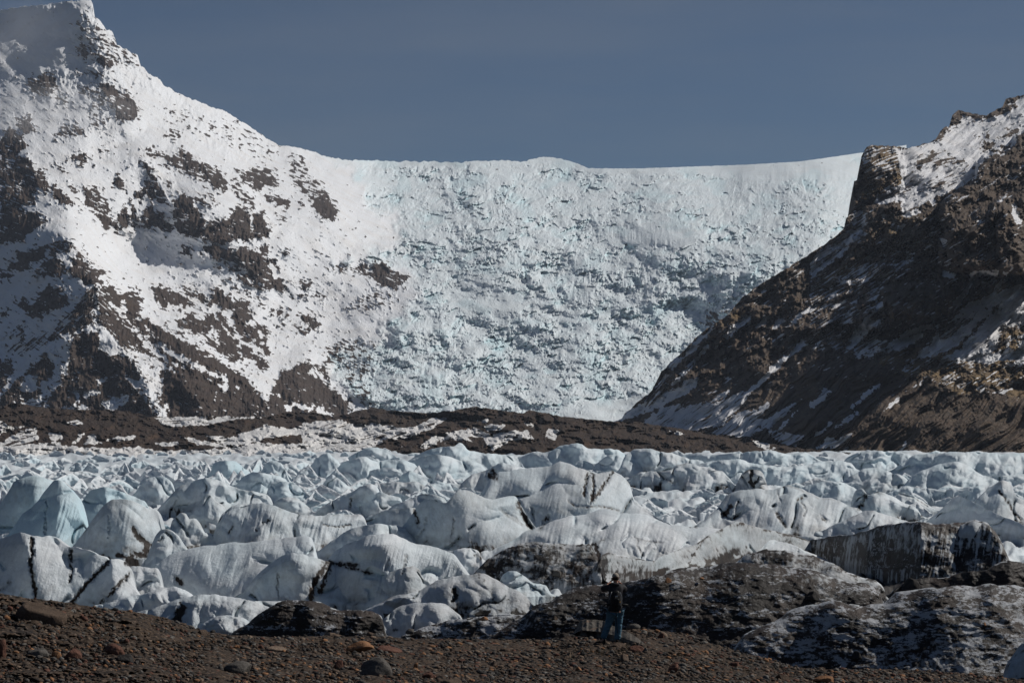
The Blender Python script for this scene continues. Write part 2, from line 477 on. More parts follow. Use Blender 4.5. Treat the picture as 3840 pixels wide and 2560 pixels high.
ROCK_L = [
 ('L1', .46, None, '445 130 500 80 590 140 690 260 800 310 825 385 720 385 640 395 580 380 520 340 460 310 440 220', 'max'),
 ('L1', .9, None, '455 300 500 290 520 340 480 330', 'max'), ('L1', .9, None, '580 350 680 360 665 395 590 385', 'max'),
 ('L1', .74, None, '165 470 220 440 290 430 340 470 330 530 290 570 210 560 170 520', 'max'),
 ('L1', .48, None, '310 560 360 530 410 570 400 630 340 620', 'max'), ('L1', .5, None, '440 420 500 420 560 400 620 410 625 470 560 465 450 450', 'max'),
 ('L1', .56, None, '440 530 520 490 600 490 680 510 760 540 800 620 830 700 700 710 670 640 590 640 550 570 470 560', 'max'),
 ('L1', .9, None, '590 500 660 500 680 550 620 570', 'max'), ('L1', .85, None, '670 560 740 530 790 600 815 695 690 705', 'max'),
 ('L1', .5, None, '540 600 600 620 640 700 570 780 530 740', 'max'), ('L1', .66, None, '320 800 370 740 440 720 510 770 510 800 400 815', 'max'),
 ('L1', .8, None, '100 700 170 690 205 760 150 790 110 760', 'max'), ('L1', .8, None, '0 820 60 760 130 800 150 870 90 910 0 970', 'max'),
 ('L1', .66, None, '415 910 480 890 540 920 540 960 440 970', 'max'), ('L1', .4, None, '560 870 620 850 680 900 650 925 590 910', 'max'),
 ('L1', .74, None, '840 890 880 865 930 900 1030 920 1060 880 1110 900 1180 960 1270 980 1330 1060 1320 1130 1250 1100 1130 1030 1040 1000 960 940 900 920 850 915', 'max'),
 ('L1', .55, None, '930 970 1000 960 1040 1010 990 1000', 'max'),
 ('L1', .7, None, '1380 1000 1440 1010 1500 980 1580 980 1640 1070 1650 1110 1560 1090 1530 1130 1460 1100 1400 1040', 'max'),
 ('L1', .7, None, '1560 1130 1620 1150 1700 1180 1700 1220 1640 1210 1570 1170', 'max'), ('L1', .55, None, '1700 1180 1790 1170 1780 1200', 'max'),
 ('L1', .55, None, '1710 920 1760 905 1800 960 1830 1040 1900 1100 1985 1240 1950 1290 1900 1280 1840 1220 1800 1160 1730 1090 1700 1000', 'max'),
 ('L1', .93, None, '1850 1150 1920 1140 1985 1240 1950 1290 1890 1275 1840 1220', 'max'),
 ('L1', .55, None, '1340 1060 1400 1040 1430 1100 1500 1180 1500 1230 1400 1170 1360 1120', 'max'),
 ('L1', .75, None, '0 1000 60 940 150 920 200 990 260 1020 290 1090 270 1140 210 1100 200 1200 100 1220 50 1250 0 1270', 'max'),
 ('L1', .8, None, '290 1090 340 1090 420 1190 400 1205 330 1180', 'max'), ('L1', .85, None, '0 1290 80 1230 160 1240 270 1300 230 1330 130 1400 0 1430', 'max'),
 ('L1', .7, None, '490 1120 560 1090 620 1160 650 1230 640 1270 560 1250 500 1230', 'max'), ('L1', .85, None, '570 1260 640 1280 710 1330 690 1365 640 1350 590 1310', 'max'),
 ('L1', .95, None, '690 1250 730 1230 755 1260 755 1340 710 1335', 'max'), ('L1', .8, None, '780 1230 815 1300 815 1335 775 1335', 'max'),
 ('L1', .93, None, '840 1250 880 1225 950 1270 1005 1330 1000 1350 900 1335 840 1330', 'max'), ('L1', .9, None, '670 1050 700 1040 725 1090 720 1110 690 1100', 'max'),
 ('L1', .88, None, '1020 1180 1080 1140 1130 1180 1200 1290 1200 1400 1130 1390 1040 1360 1020 1290', 'max'),
 ('L1', .8, None, '1140 1160 1200 1160 1200 1220 1160 1210', 'max'), ('L1', .66, None, '1230 1130 1270 1180 1240 1220', 'max'),
 ('L1', .9, None, '1200 1330 1260 1300 1330 1290 1400 1220 1460 1220 1480 1300 1460 1420 1400 1400 1300 1435 1210 1410', 'max'),
 ('L1', .9, None, '1480 1260 1530 1250 1580 1340 1580 1390 1480 1400', 'max'), ('L1', .8, None, '830 950 870 960 930 1060 920 1110 850 1090 880 1040', 'max'),
 ('L1', .85, None, '790 1150 870 1080 940 1110 980 1180 960 1200 870 1150 830 1165', 'max'), ('L1', .95, None, '1080 1480 1100 1450 1115 1475 1110 1490', 'max'),
 ('L1', .45, None, '310 950 380 950 410 1000 350 1030', 'max'), ('L1', .66, None, '390 1060 450 1110 460 1150 410 1110', 'max'),
 ('L1', .6, None, '740 1140 780 1190 800 1240 760 1200', 'max'), ('L1', .6, None, '980 1060 1010 1090 985 1120', 'max'), ('L1', .5, None, '1620 1260 1700 1300 1640 1300', 'max'),
 ('L1', .30, None, '900 600 1180 670 1400 700 1640 850 1600 950 1300 850 1000 750', 'max'), ('L1', .6, None, '960 800 1010 820 1080 800 1060 760 1000 770', 'max'),
 ('L1', .8, None, '1200 1450 1250 1435 1350 1480 1450 1460 1500 1500 1560 1500 1600 1568 1420 1568 1260 1520', 'max'),
 ('L3', .88, None, '365 90 400 45 520 60 640 110 680 70 720 100 800 90 900 60 905 120 870 180 910 230 930 290 1010 350 1060 400 1080 430 920 400 860 380 800 350 730 310 700 190 580 170 480 140 400 110', 'max'),
 ('L3', .7, None, '570 190 650 220 740 350 720 370 660 290 600 250', 'max'), ('L3', .66, None, '670 320 740 350 880 420 850 440 760 380', 'max'),
 ('L3', .5, None, '440 205 520 215 490 240', 'max'), ('L3', .95, None, '200 95 225 50 245 75 240 110', 'max'), ('L3', .66, None, '910 160 950 170 990 235 930 200', 'max'),
 ('L3', .5, None, '1000 340 1130 330 1120 355 1010 360', 'max'), ('L3', .7, None, '1025 100 1090 112 1060 122', 'max'),
 ('L3', .62, None, '1170 345 1270 355 1275 410 1190 410', 'max'), ('L3', .6, None, '1170 470 1280 450 1260 480 1190 485', 'max'), ('L3', .6, None, '1310 460 1390 460 1370 490', 'max'),
 ('L3', .5, None, '490 320 570 340 580 385 520 370', 'max'), ('L3', .5, None, '600 390 660 400 720 440 800 460 830 495 740 480 700 450', 'max'),
 ('L3', .42, None, '830 530 900 545 905 580 840 560', 'max'), ('L3', .8, None, '970 600 990 600 1010 640 990 640', 'max'), ('L3', .85, None, '1020 595 1070 620 1060 635 1030 620', 'max'),
 ('L3', .84, None, '1190 630 1270 640 1310 640 1325 740 1300 750 1250 700 1220 700', 'max'), ('L3', .75, None, '1210 740 1260 760 1230 795', 'max'), ('L3', .8, None, '1165 745 1200 780 1185 780', 'max'),
 ('L3', .6, None, '970 735 1020 710 1000 750', 'max'), ('L3', .7, None, '1095 680 1130 715 1110 710', 'max'), ('L3', .6, None, '1590 570 1690 545 1760 550 1750 600 1690 575', 'max'),
 ('L3', .84, None, '810 705 880 750 915 790 890 800 840 780', 'max'), ('L3', .66, -38, '200 395 270 415 380 490 440 550 300 500 220 440', 'max'),
 ('L3', .86, None, '450 430 490 410 560 480 620 520 740 520 740 600 780 660 700 690 640 650 620 590 560 570 500 560 440 520', 'max'),
 ('L3', .80, -50, '620 660 690 660 740 700 830 780 860 850 800 840 940 940 900 960 850 900 740 850 690 800 620 710', 'max'),
 ('L3', .80, None, '150 670 280 640 340 680 420 660 440 740 380 790 320 780 230 750 160 700', 'max'), ('L3', .66, None, '140 580 220 600 260 640 180 620', 'max'),
 ('L3', .8, None, '370 850 420 820 490 870 470 890 400 870', 'max'), ('L3', .66, None, '410 790 440 780 500 840 480 860 420 820', 'max'),
 ('L3', .52, None, '120 760 200 770 260 820 230 820 160 790', 'max'), ('L3', .5, None, '280 830 340 890 300 855', 'max'),
 ('L3', .8, -45, '380 660 450 620 500 700 600 820 640 880 680 960 670 1010 570 1020 540 940 480 930 500 860 510 800 430 720', 'max'),
 ('L3', .82, -45, '455 590 500 620 570 700 670 850 640 840 540 720 480 640', 'max'), ('L3', .72, None, '660 880 720 880 800 960 760 1000 720 980 700 1010 690 930', 'max'),
 ('L3', .92, None, '790 985 830 970 900 1050 890 1085 800 1075 830 1030', 'max'), ('L3', .66, None, '700 1030 740 1040 735 1070 710 1060', 'max'),
 ('L3', .72, None, '0 390 60 400 60 440 150 450 210 500 290 540 290 560 200 530 120 545 60 500 0 500', 'max'),
 ('L3', .86, -36, '0 740 80 790 230 880 300 890 440 980 590 1080 720 1160 650 1180 500 1130 230 1010 0 850', 'max'),
 ('L3', .93, None, '0 1100 150 1110 210 1060 500 1130 720 1160 820 1300 920 1420 960 1570 0 1570', 'max'),
 ('L3', .82, -36, '0 900 230 1020 500 1150 300 1120 140 1100 0 1010', 'max'),
 ('L3', .0, None, '0 860 230 1010 490 1140 470 1158 200 1040 0 900'), ('L3', .0, None, '0 1000 140 1100 60 1085 0 1040'),
 ('L3', .0, None, '500 1140 560 1140 560 1180 520 1170'), ('L3', .0, None, '490 1210 560 1210 550 1260 500 1240'), ('L3', .4, None, '380 1300 470 1270 460 1370 390 1370'),
 ('L3', .0, None, '0 1240 40 1260 0 1320'), ('L3', .0, None, '20 1370 80 1370 50 1480 0 1490'), ('L3', .45, None, '100 1200 300 1300 380 1480 200 1460 120 1350'),
 ('L3', .93, None, '920 1400 960 1230 1000 1150 1020 1105 1110 1080 1170 1045 1210 1015 1290 1060 1380 1070 1405 1160 1380 1170 1410 1240 1520 1300 1570 1370 1560 1440 1680 1480 1700 1600 900 1600', 'max'),
 ('L3', .0, None, '1050 1400 1120 1385 1090 1430 1060 1430'), ('L3', .0, None, '1110 1375 1200 1380 1260 1420 1200 1420'), ('L3', .15, -60, '1280 1380 1340 1390 1420 1450 1500 1490 1330 1470'),
 ('L3', .0, None, '970 1290 1030 1285 1000 1310'), ('L3', .3, -50, '1290 1060 1340 1100 1400 1200 1410 1230 1330 1160 1250 1110'),
 ('L3', .42, None, '1370 950 1400 900 1500 880 1640 880 1650 960 1480 1000 1470 1040 1400 1020', 'max'), ('L3', .68, None, '1570 1140 1640 1150 1620 1190 1570 1180', 'max'),
 ('L3', .5, None, '1650 1220 1740 1240 1790 1300 1780 1390 1680 1370', 'max'), ('L3', .48, None, '1650 1070 1792 1080 1792 1140 1700 1130', 'max'),
 ('T2', .86, None, '490 720 540 700 620 690 720 760 760 770 720 820 680 825 600 800 550 760', 'max'), ('T2', .42, None, '300 690 380 690 520 720 540 750 440 750 320 720', 'max'),
 ('T2', .4, None, '490 880 600 840 700 850 680 920 560 940', 'max'), ('T2', .38, None, '300 1160 420 1100 560 1120 600 1200 500 1300 420 1260 320 1220', 'max'),
 ('L2', .86, None, '150 100 260 80 390 60 380 150 280 190 250 240 150 260 80 240 90 190 150 170', 'max'), ('L2', .58, None, '420 30 500 0 590 10 640 60 560 100 430 130 300 320 270 300 390 150', 'max'),
 ('L2', .75, None, '380 180 460 150 530 180 550 240 500 290 400 300 330 300', 'max'), ('L2', .78, -38, '620 160 670 120 700 180 780 240 850 260 890 280 800 290 830 340 900 370 780 370 720 370 640 300 560 270 600 240', 'max'),
 ('L2', .5, -38, '600 60 700 120 790 200 760 190 690 140 600 90', 'max'), ('L2', .9, None, '0 290 40 275 90 300 20 315', 'max'), ('L2', .85, None, '0 620 50 600 50 640 0 655', 'max'),
 ('L2', .9, None, '150 540 190 500 240 530 240 590 210 600', 'max'), ('L2', .9, 25, '240 600 270 540 380 470 480 450 560 460 560 510 500 580 400 590 350 640 270 625', 'max'),
 ('L2', .66, 25, '300 440 400 400 520 380 560 400 480 450 340 490', 'max'),
 ('L2', .62, 40, '820 350 780 700 640 780 500 800 430 850 330 900 420 800 520 680 600 600 700 480 760 390', 'max'),
 ('L2', .68, -42, '820 350 870 420 900 500 980 620 1070 800 1130 870 1200 930 1400 1080 1490 1110 1300 1050 1100 960 1000 870 900 740 820 700', 'max'),
 ('L2', .35, 40, '0 960 60 880 200 830 400 760 560 640 600 700 420 850 330 900 200 960', 'max'),
 ('L2', .45, 35, '90 780 150 720 220 690 210 730 130 770', 'max'), ('L2', .5, 35, '60 800 200 760 230 800 180 840', 'max'),
 ('L2', .88, 12, '590 800 700 780 830 780 860 850 830 920 950 970 1060 960 1180 1100 1180 1160 1060 1160 1200 1300 1320 1480 1330 1600 400 1600 390 1400 430 1300 440 1200 520 1140 580 1000 580 900', 'max'),
 ('L2', .76, 20, '0 1340 120 1200 250 1080 380 960 400 1000 520 1100 440 1120 430 1220 400 1290 380 1410 400 1600 0 1600', 'max'),
 ('L2', .76, 20, '0 1020 90 980 100 1090 60 1200 0 1280', 'max'), ('L2', .86, None, '1010 470 1130 410 1180 500 1180 580 1140 600 1180 680 1280 800 1340 870 1280 860 1150 740 1050 620 1080 540', 'max'),
 ('L2', .8, None, '1280 390 1400 400 1410 480 1400 570 1330 520 1300 450', 'max'), ('L2', .76, None, '1400 430 1500 440 1640 550 1600 560 1480 540 1440 480', 'max'),
 ('L2', .76, -40, '1600 410 1792 520 1780 550 1680 480', 'max'), ('L2', .82, -38, '860 380 950 400 1020 470 1010 560 900 500', 'max'),
 ('L2', .86, -38, '1140 590 1240 700 1350 740 1420 780 1560 870 1700 960 1792 1010 1792 1130 1560 1050 1400 930 1280 800', 'max'),
 ('L2', .74, -38, '880 650 1000 800 1200 940 1450 1060 1580 1050 1400 960 1170 790 1050 680 960 640', 'max'),
 ('L2', .93, None, '1400 1080 1550 1080 1792 1130 1792 1600 1400 1600 1420 1360 1330 1400 1380 1250 1350 1170', 'max'),
 ('L2', .0, -38, '1150 790 1250 880 1500 1060 1560 1085 1440 1040 1240 920'), ('L2', .0, -38, '1340 860 1500 960 1700 1060 1792 1120 1640 1070 1420 950'),
 ('L2', .0, -38, '1040 900 1200 960 1490 1110 1300 1040 1120 960'),
 ('L2', .02, None, '220 1140 310 1140 300 1260 250 1280 160 1240'), ('L2', .12, 30, '350 1180 500 1160 520 1200 400 1310 330 1370 360 1280'), ('L2', .02, None, '460 1000 570 1000 560 1130 460 1120'),
 ('L2', .02, None, '560 820 600 800 580 980 520 970'), ('L2', .12, None, '400 930 470 900 560 1000 470 1010'), ('L2', .02, None, '600 1220 640 1260 680 1370 720 1410 660 1370'),
 ('L2', .02, None, '800 1170 890 1170 830 1215'), ('L2', .02, None, '700 1270 830 1260 810 1300 700 1310'), ('L2', .0, None, '830 770 880 760 960 850 1030 940 930 960 830 900'),
 ('L2', .12, None, '1060 1160 1180 1180 1250 1280 1330 1400 1420 1360 1390 1490 1320 1480 1200 1300'), ('L2', .15, None, '1100 985 1180 1010 1300 1120 1350 1170 1380 1250 1310 1330 1280 1230 1200 1150 1170 1080'),
 ('L2', .25, 10, '200 1360 300 1330 400 1400 250 1420'), ('L2', .25, 15, '830 1370 950 1320 1100 1290 1060 1380 930 1440'), ('L2', .2, None, '540 1415 620 1380 700 1400 720 1420'),
 ('R3', .62, None, '930 220 950 60 1000 10 1080 30 1200 30 1240 0 1130 120 1000 200', 'max'),
]
R = rock_field(PX, PY, ROCK_L, 0.0, frag=1.0)
R = R + .13 * (R > .12) * sstep(500, 1100, PY) * sstep(1500, 1300, PX)
# where the ice is broken: icefall boundary
ice_P = pts('S', '1190 580 1300 640 1350 720 1370 800 1480 830 1480 880 1260 990 1500 1010 1540 1080 1480 1180 1440 1200 1420 1260 1250 1300 1180 1330 1230 1400 1300 1480 1400 1560 1400 1700 3600 1700 3600 500 1200 500')
def icefall_rough(X, Y):
    e = sstep(-10, 50, poly_sd(ice_P, X.ravel(), Y.ravel()).reshape(X.shape) + fbm(X / 60, Y / 60, 3, 41) * 40)
    e0 = e.copy()
    calm = 0
    for (cx, cy, rx, ry, a) in [(2480, 880, 170, 45, .9), (1820, 1130, 150, 70, .8), (1470, 690, 130, 35, .7), (2050, 1180, 120, 40, .3), (3000, 640, 420, 42, .95), (2700, 690, 200, 40, .7),
                                (2450, 1540, 330, 60, .75), (1650, 1010, 60, 60, .4), (1500, 1240, 120, 20, .5), (1340, 900, 120, 60, .9), (1900, 640, 160, 14, .7), (2250, 1000, 150, 20, .4)]:
        q = ((X - cx) / rx) ** 2 + ((Y - cy) / ry) ** 2 + fbm(X / 50, Y / 30, 3, 43) * .8
        calm = np.maximum(calm, a * (1 - sstep(.5, 1.4, q)))
    e = e * (1 - calm) * (1 - .9 * (1 - sstep(4, 40, Y - np.interp(X, px, top))))
    return e0, e
ice0, rough = icefall_rough(PX, PY)
rough = rough * (.55 + .6 * sstep(-.35, .35, fbm(PX / 140, PY / 90, 3, 44)))
sm = D / F                                             # metres per photo pixel
rk = np.clip(R * 1.4, 0, 1)
wx = PX + fbm(PX / 70, PY / 70, 2, 51) * 7
wy = PY + fbm(PX / 70, PY / 70, 2, 52) * 7
d_m = fbm(PX / 190, PY / 130, 3, 21) * 45 * (1 - ice0)
d_m += rot_noise(PX, PY, -40, 150, 40, 22) * 7 * (1 - ice0) * sstep(0, 300, PY)
def arete(P, w, A, PX, PY):
    ii = in_box(P, PX, PY, w); out = np.zeros(PX.shape)
    d = line_d(P, PX[ii] + fbm(PX[ii] / 30, PY[ii] / 30, 3, 19) * 12, PY[ii])
    out[ii] = -A * np.clip(1 - d / w, 0, 1) ** 1.15
    return out
for z, w, A, t in [('L2', 95, 95, '590 -10 700 130 820 350 830 480 860 720 960 850 1060 960 1200 1160 1330 1480'), ('L2', 75, 60, '820 350 1000 450 1130 600 1400 800 1792 1060 1960 1150 2200 1290 2290 1480'),
                   ('L2', 60, 45, '840 760 640 800 400 950 200 1120 0 1300'), ('L2', 40, 30, '590 820 570 1000 480 1200 430 1400'), ('L2', 45, 35, '930 960 1000 1150 1100 1330'), ('L2', 50, 40, '200 80 280 200 260 330'),
                   ('L1', 60, 60, '840 940 930 1060 1000 1200 1150 1330'), ('L1', 50, 55, '1380 1000 1470 1180 1560 1340'), ('L1', 60, 60, '1720 890 1850 1080 1960 1260'), ('L1', 60, 60, '160 915 210 1030 270 1100 400 1200'),
                   ('L1', 90, 90, '500 60 560 200 620 380 600 520 740 690'), ('L1', 50, 45, '1060 870 1180 960 1320 1090'), ('L1', 40, 18, '690 1240 730 1340'), ('L1', 45, 22, '1060 1150 1180 1390'), ('L1', 40, 40, '240 430 280 560'),
                   ('L3', 70, 70, '1210 1010 1140 1120 1180 1300 1250 1480'), ('L3', 50, 40, '470 420 620 560 720 760 860 900'), ('L3', 50, 45, '640 110 760 250 900 390'), ('L3', 45, 35, '180 640 420 760 560 900 640 1000'), ('L3', 40, 30, '100 1130 280 1300 380 1480')]:
    d_m += arete(pts(z, t), w, A * (.95 if z != 'L1' else .8), PX, PY) * (1 - ice0)
d_m += fbm(wx / 42, wy / 42, 3, 23) * (1.8 + 24 * rk) * (1 - ice0)
d_m += fbm(wx / 13, wy / 16, 3, 24) * (.2 + 11 * rk) * (1 - .6 * ice0)
d_m += ridged(wx / 15, wy / 70, 3, 25) * -13 * rk
# rime-covered crags on the upper left summit: rough even where white
summit = sstep(0, 1, poly_sd(pts('L1', '440 0 560 60 700 250 830 330 1000 500 1400 680 1640 840 1660 960 1400 1000 1200 900 1000 640 800 540 400 560 150 560 200 420 440 380 420 200 430 100 0 90 0 -20'), PX.ravel(), PY.ravel()).reshape(PX.shape) / 40)
d_m += summit * (fbm(wx / 14, wy / 20, 3, 27) * 9 + ridged(wx / 30, wy / 45, 3, 28) * -14)
# icefall: named scarps, terraces, blocks, seracs
for A_, t in [(60, '2060 812 2122 816 2230 838 2400 865 2560 900'), (55, '2180 842 2234 851 2290 893 2400 921 2500 960'), (60, '2090 950 2143 970 2206 1005 2400 1061 2520 1080'), (55, '1620 705 1673 717 1743 745 1842 760 1940 752 2020 730'),
              (50, '1960 1030 2017 1047 2122 1089 2192 1082 2400 1026 2520 1000'), (60, '1182 984 1266 977 1365 991 1519 1033'), (14, '1180 640 1400 648 1750 655 2100 672 2500 660 2780 712'), (60, '2760 745 2820 722 2900 700 3050 692 3240 690'),
              (55, '2440 960 2560 985 2700 1010 2850 1000 3000 940'), (50, '2300 1180 2400 1150 2600 1090 2760 1110'), (60, '1210 1300 1300 1262 1400 1240 1500 1232 1700 1262'), (45, '1560 1440 1700 1370 1800 1300 1950 1210 2100 1180'),
              (45, '1500 870 1640 850 1780 862 1900 850'), (40, '1700 940 1850 925 2000 960'), (40, '2600 820 2750 800 2950 830 3150 800'), (40, '2000 1300 2150 1290 2350 1330 2500 1300'), (40, '1450 1400 1600 1420 1750 1480')]:
    P = pts('S', t); m_ = (px > P[0, 0]) & (px < P[-1, 0])
    yl = np.interp(px[m_], P[:, 0], P[:, 1]) + fbm(px[m_] / 40, px[m_] * 0, 4, int(A_ + P[0, 0])) * 26
    tp_ = np.clip(np.minimum(px[m_] - P[0, 0], P[-1, 0] - px[m_]) / 50, 0, 1)
    tt_ = yl[None] - PY[:, m_]
    hh_ = 14 + 8 * fbm(px[m_] / 30, px[m_] * 0, 2, 12)
    d_m[:, m_] += -A_ * .62 * tp_[None] * ice0[:, m_] * np.where(tt_ < hh_[None], sstep(-60, -4, -np.abs(np.minimum(tt_, 0)) - 4), np.exp(-np.maximum(tt_ - hh_[None], 0) / 26))
v = PY + fbm(PX / 260, PY / 200, 3, 31) * 95 + 30 * np.sin(PX / 210.0)
Pt = 74.0
fr = v / Pt - np.floor(v / Pt)
terr = np.where(fr < .62, fr / .62 * .18, .18 + (fr - .62) / .38 * .82) - fr
d_m += -terr * 74 * sm * .9 * ice0 * (.25 + .75 * rough)
d_m += fbm(PX / 230, PY / 120, 3, 35) * 75 * ice0
blocks = 0
blue = 0
for k, (cw, ch, am) in enumerate([(60, 32, 20), (27, 15, 18.0), (13, 8, 11), (6.5, 4.6, 5)]):
    h, ed = facets((wx + 3.1 * k) / cw, (wy + .25 * wx) / ch, 60 + 7 * k)
    gate = sstep(-.15, .3, fbm(PX / 130, PY / 60, 3, 90 + k)) if k < 2 else .35 + .65 * sstep(-.3, .2, fbm(PX / 60, PY / 40, 2, 90 + k))
    blocks = blocks + am * h * gate
    blue = blue + (np.clip(h, 0, 1) * am / 26.0) * gate
d_m += blocks * rough * sm * 1.15
D2 = D + d_m * np.where(ice0 > .5, 1, 1)
# keep the far side of the scene behind the near: no folding over the skyline
gy = np.gradient(D2, axis=0) / np.maximum(np.gradient(PY, axis=0), .6) / sm
ice_attr = np.clip(ice0 * (sstep(-1.0, 2.0, gy) * .75 * rough + .30 + blue * .35 * rough) , 0, 1)
ice_attr += ice0 * .25 * sstep(.1, .5, fbm(PX / 120, PY / 80, 3, 55))
tone = np.clip(.22 + .25 * fbm(PX / 90, PY / 90, 3, 66), 0, 1)
X, Y, Z, nb = with_back(PX, PY, D2, [(60, 70), (300, 400), (900, 1200)])
co = np.stack([X, Y, Z], -1) / 60.0
at = {'rock': pad(R - ice0 * .05, nb), 'tone': pad(tone, nb), 'ice': pad(np.clip(ice_attr, 0, 1), nb), 'co': co}
fall = pad(ice0, nb)
fq = (fall[:-1, :-1] + fall[1:, 1:]) / 2 > .5
tag(grid_mesh('mountain', X, Y, Z, at, M_MTN, keep=~fq), 'steep snow covered mountain with dark rock bands rising to a rimed summit', kind='structure')
tag(grid_mesh('icefall_terrain', X, Y, Z, at, M_MTN, keep=fq), 'broad pale blue icefall pouring between the two mountains', kind='structure')

# --- rocky mountain with tundra and talus on the sunny side of the valley
sky_r = np.concatenate([pts('S', '2250 1600 2330 1570'), pts('R3', '120 1100 290 950 400 860 450 760 490 680 560 600 730 450 780 400 860 310 1000 200 1160 100 1250 0'),
                        pts('S', '2790 1110 2860 1060 2960 1000'), pts('R1', '60 1290 200 1190 270 1130 290 1040 340 990 352 890 345 740 372 733 400 715 412 540 458 462 495 445 690 455 800 470 950 430 1020 400 1060 330 1098 295 1128 300 1158 200 1208 157 1330 190 1430 205 1500 162 1570 130 1595 65 1680 52 1742 35 2000 -60')])
px = np.arange(2252, 3930, 2.1)
top = columns(sky_r, px) + fbm(px / 22, px * 0, 4, 177) * np.interp(px, [2250, 2500, 3200, 3930], [3, 7, 5, 6])
bot = np.full(px.shape, 1760.0)
PX, PY = relief_grid(px, top, bot, 720)
Dr = tps([(3900, 1760, 1720), (3400, 1760, 1740), (3000, 1760, 1820), (2600, 1700, 2150), (2330, 1600, 2600), (2500, 1430, 2580), (2800, 1600, 2120), (2700, 1150, 2720),
          (3100, 1500, 2020), (3600, 1500, 1900), (3900, 1400, 1990), (3000, 1300, 2340), (3500, 1300, 2140), (3900, 1180, 2230), (3000, 960, 2800), (3240, 740, 2940), (3300, 1050, 2520),
          (3700, 1000, 2450), (3260, 560, 3050), (3500, 650, 2960), (3600, 450, 3500), (3850, 700, 2800), (3850, 350, 3700), (3300, 1600, 1880)])
D = Dr(PX, PY)
for (z, am, sf, txt) in [
    ('R1', 330, 12, '1365 590 1480 515 1630 470 1690 370 1760 320 2000 300 2000 1500 1500 1500 1300 1490 1150 1480 1060 1400 1080 1200 1120 1130 1050 1000 1120 860 1270 780 1350 720'),
    ('R1', 170, 20, '1110 1120 1300 1050 1450 960 1580 880 1650 1000 1710 1120 1720 1300 1700 1420 1540 1480 1300 1480 1150 1400'),
    ('R1', 60, 10, '1450 980 1540 900 1600 900 1650 1040 1700 1140 1710 1300 1640 1440 1560 1470 1530 1200'),
    ('R1', 90, 14, '450 950 570 905 740 895 750 990 600 1045 500 1130 440 1140'),
    ('R1', 60, 14, '345 740 415 530 460 450 700 450 770 650 740 780 640 830 480 890 360 940'),
    ('R1', 80, 16, '330 1200 450 1160 560 1090 850 1000 1000 1000 900 1110 750 1220 500 1330 300 1400'),
    ('R2', 110, 16, '300 380 430 200 700 60 900 30 1210 60 1240 200 1180 300 1000 360 780 410 600 430'),
    ('R2', 40, 14, '640 160 880 120 1240 100 1230 260 1100 320 900 330 720 300'),
    ('R3', 60, 10, '1420 0 1620 0 1640 90 1540 120 1410 130')]:
    P = pts(z, txt); ii = in_box(P, PX, PY, 60)
    x = PX[ii]; y = PY[ii]
    D[ii] -= am * sstep(-sf, sf, poly_sd(P, x, y) + fbm(x / 30, y / 30, 3, 9) * 14)
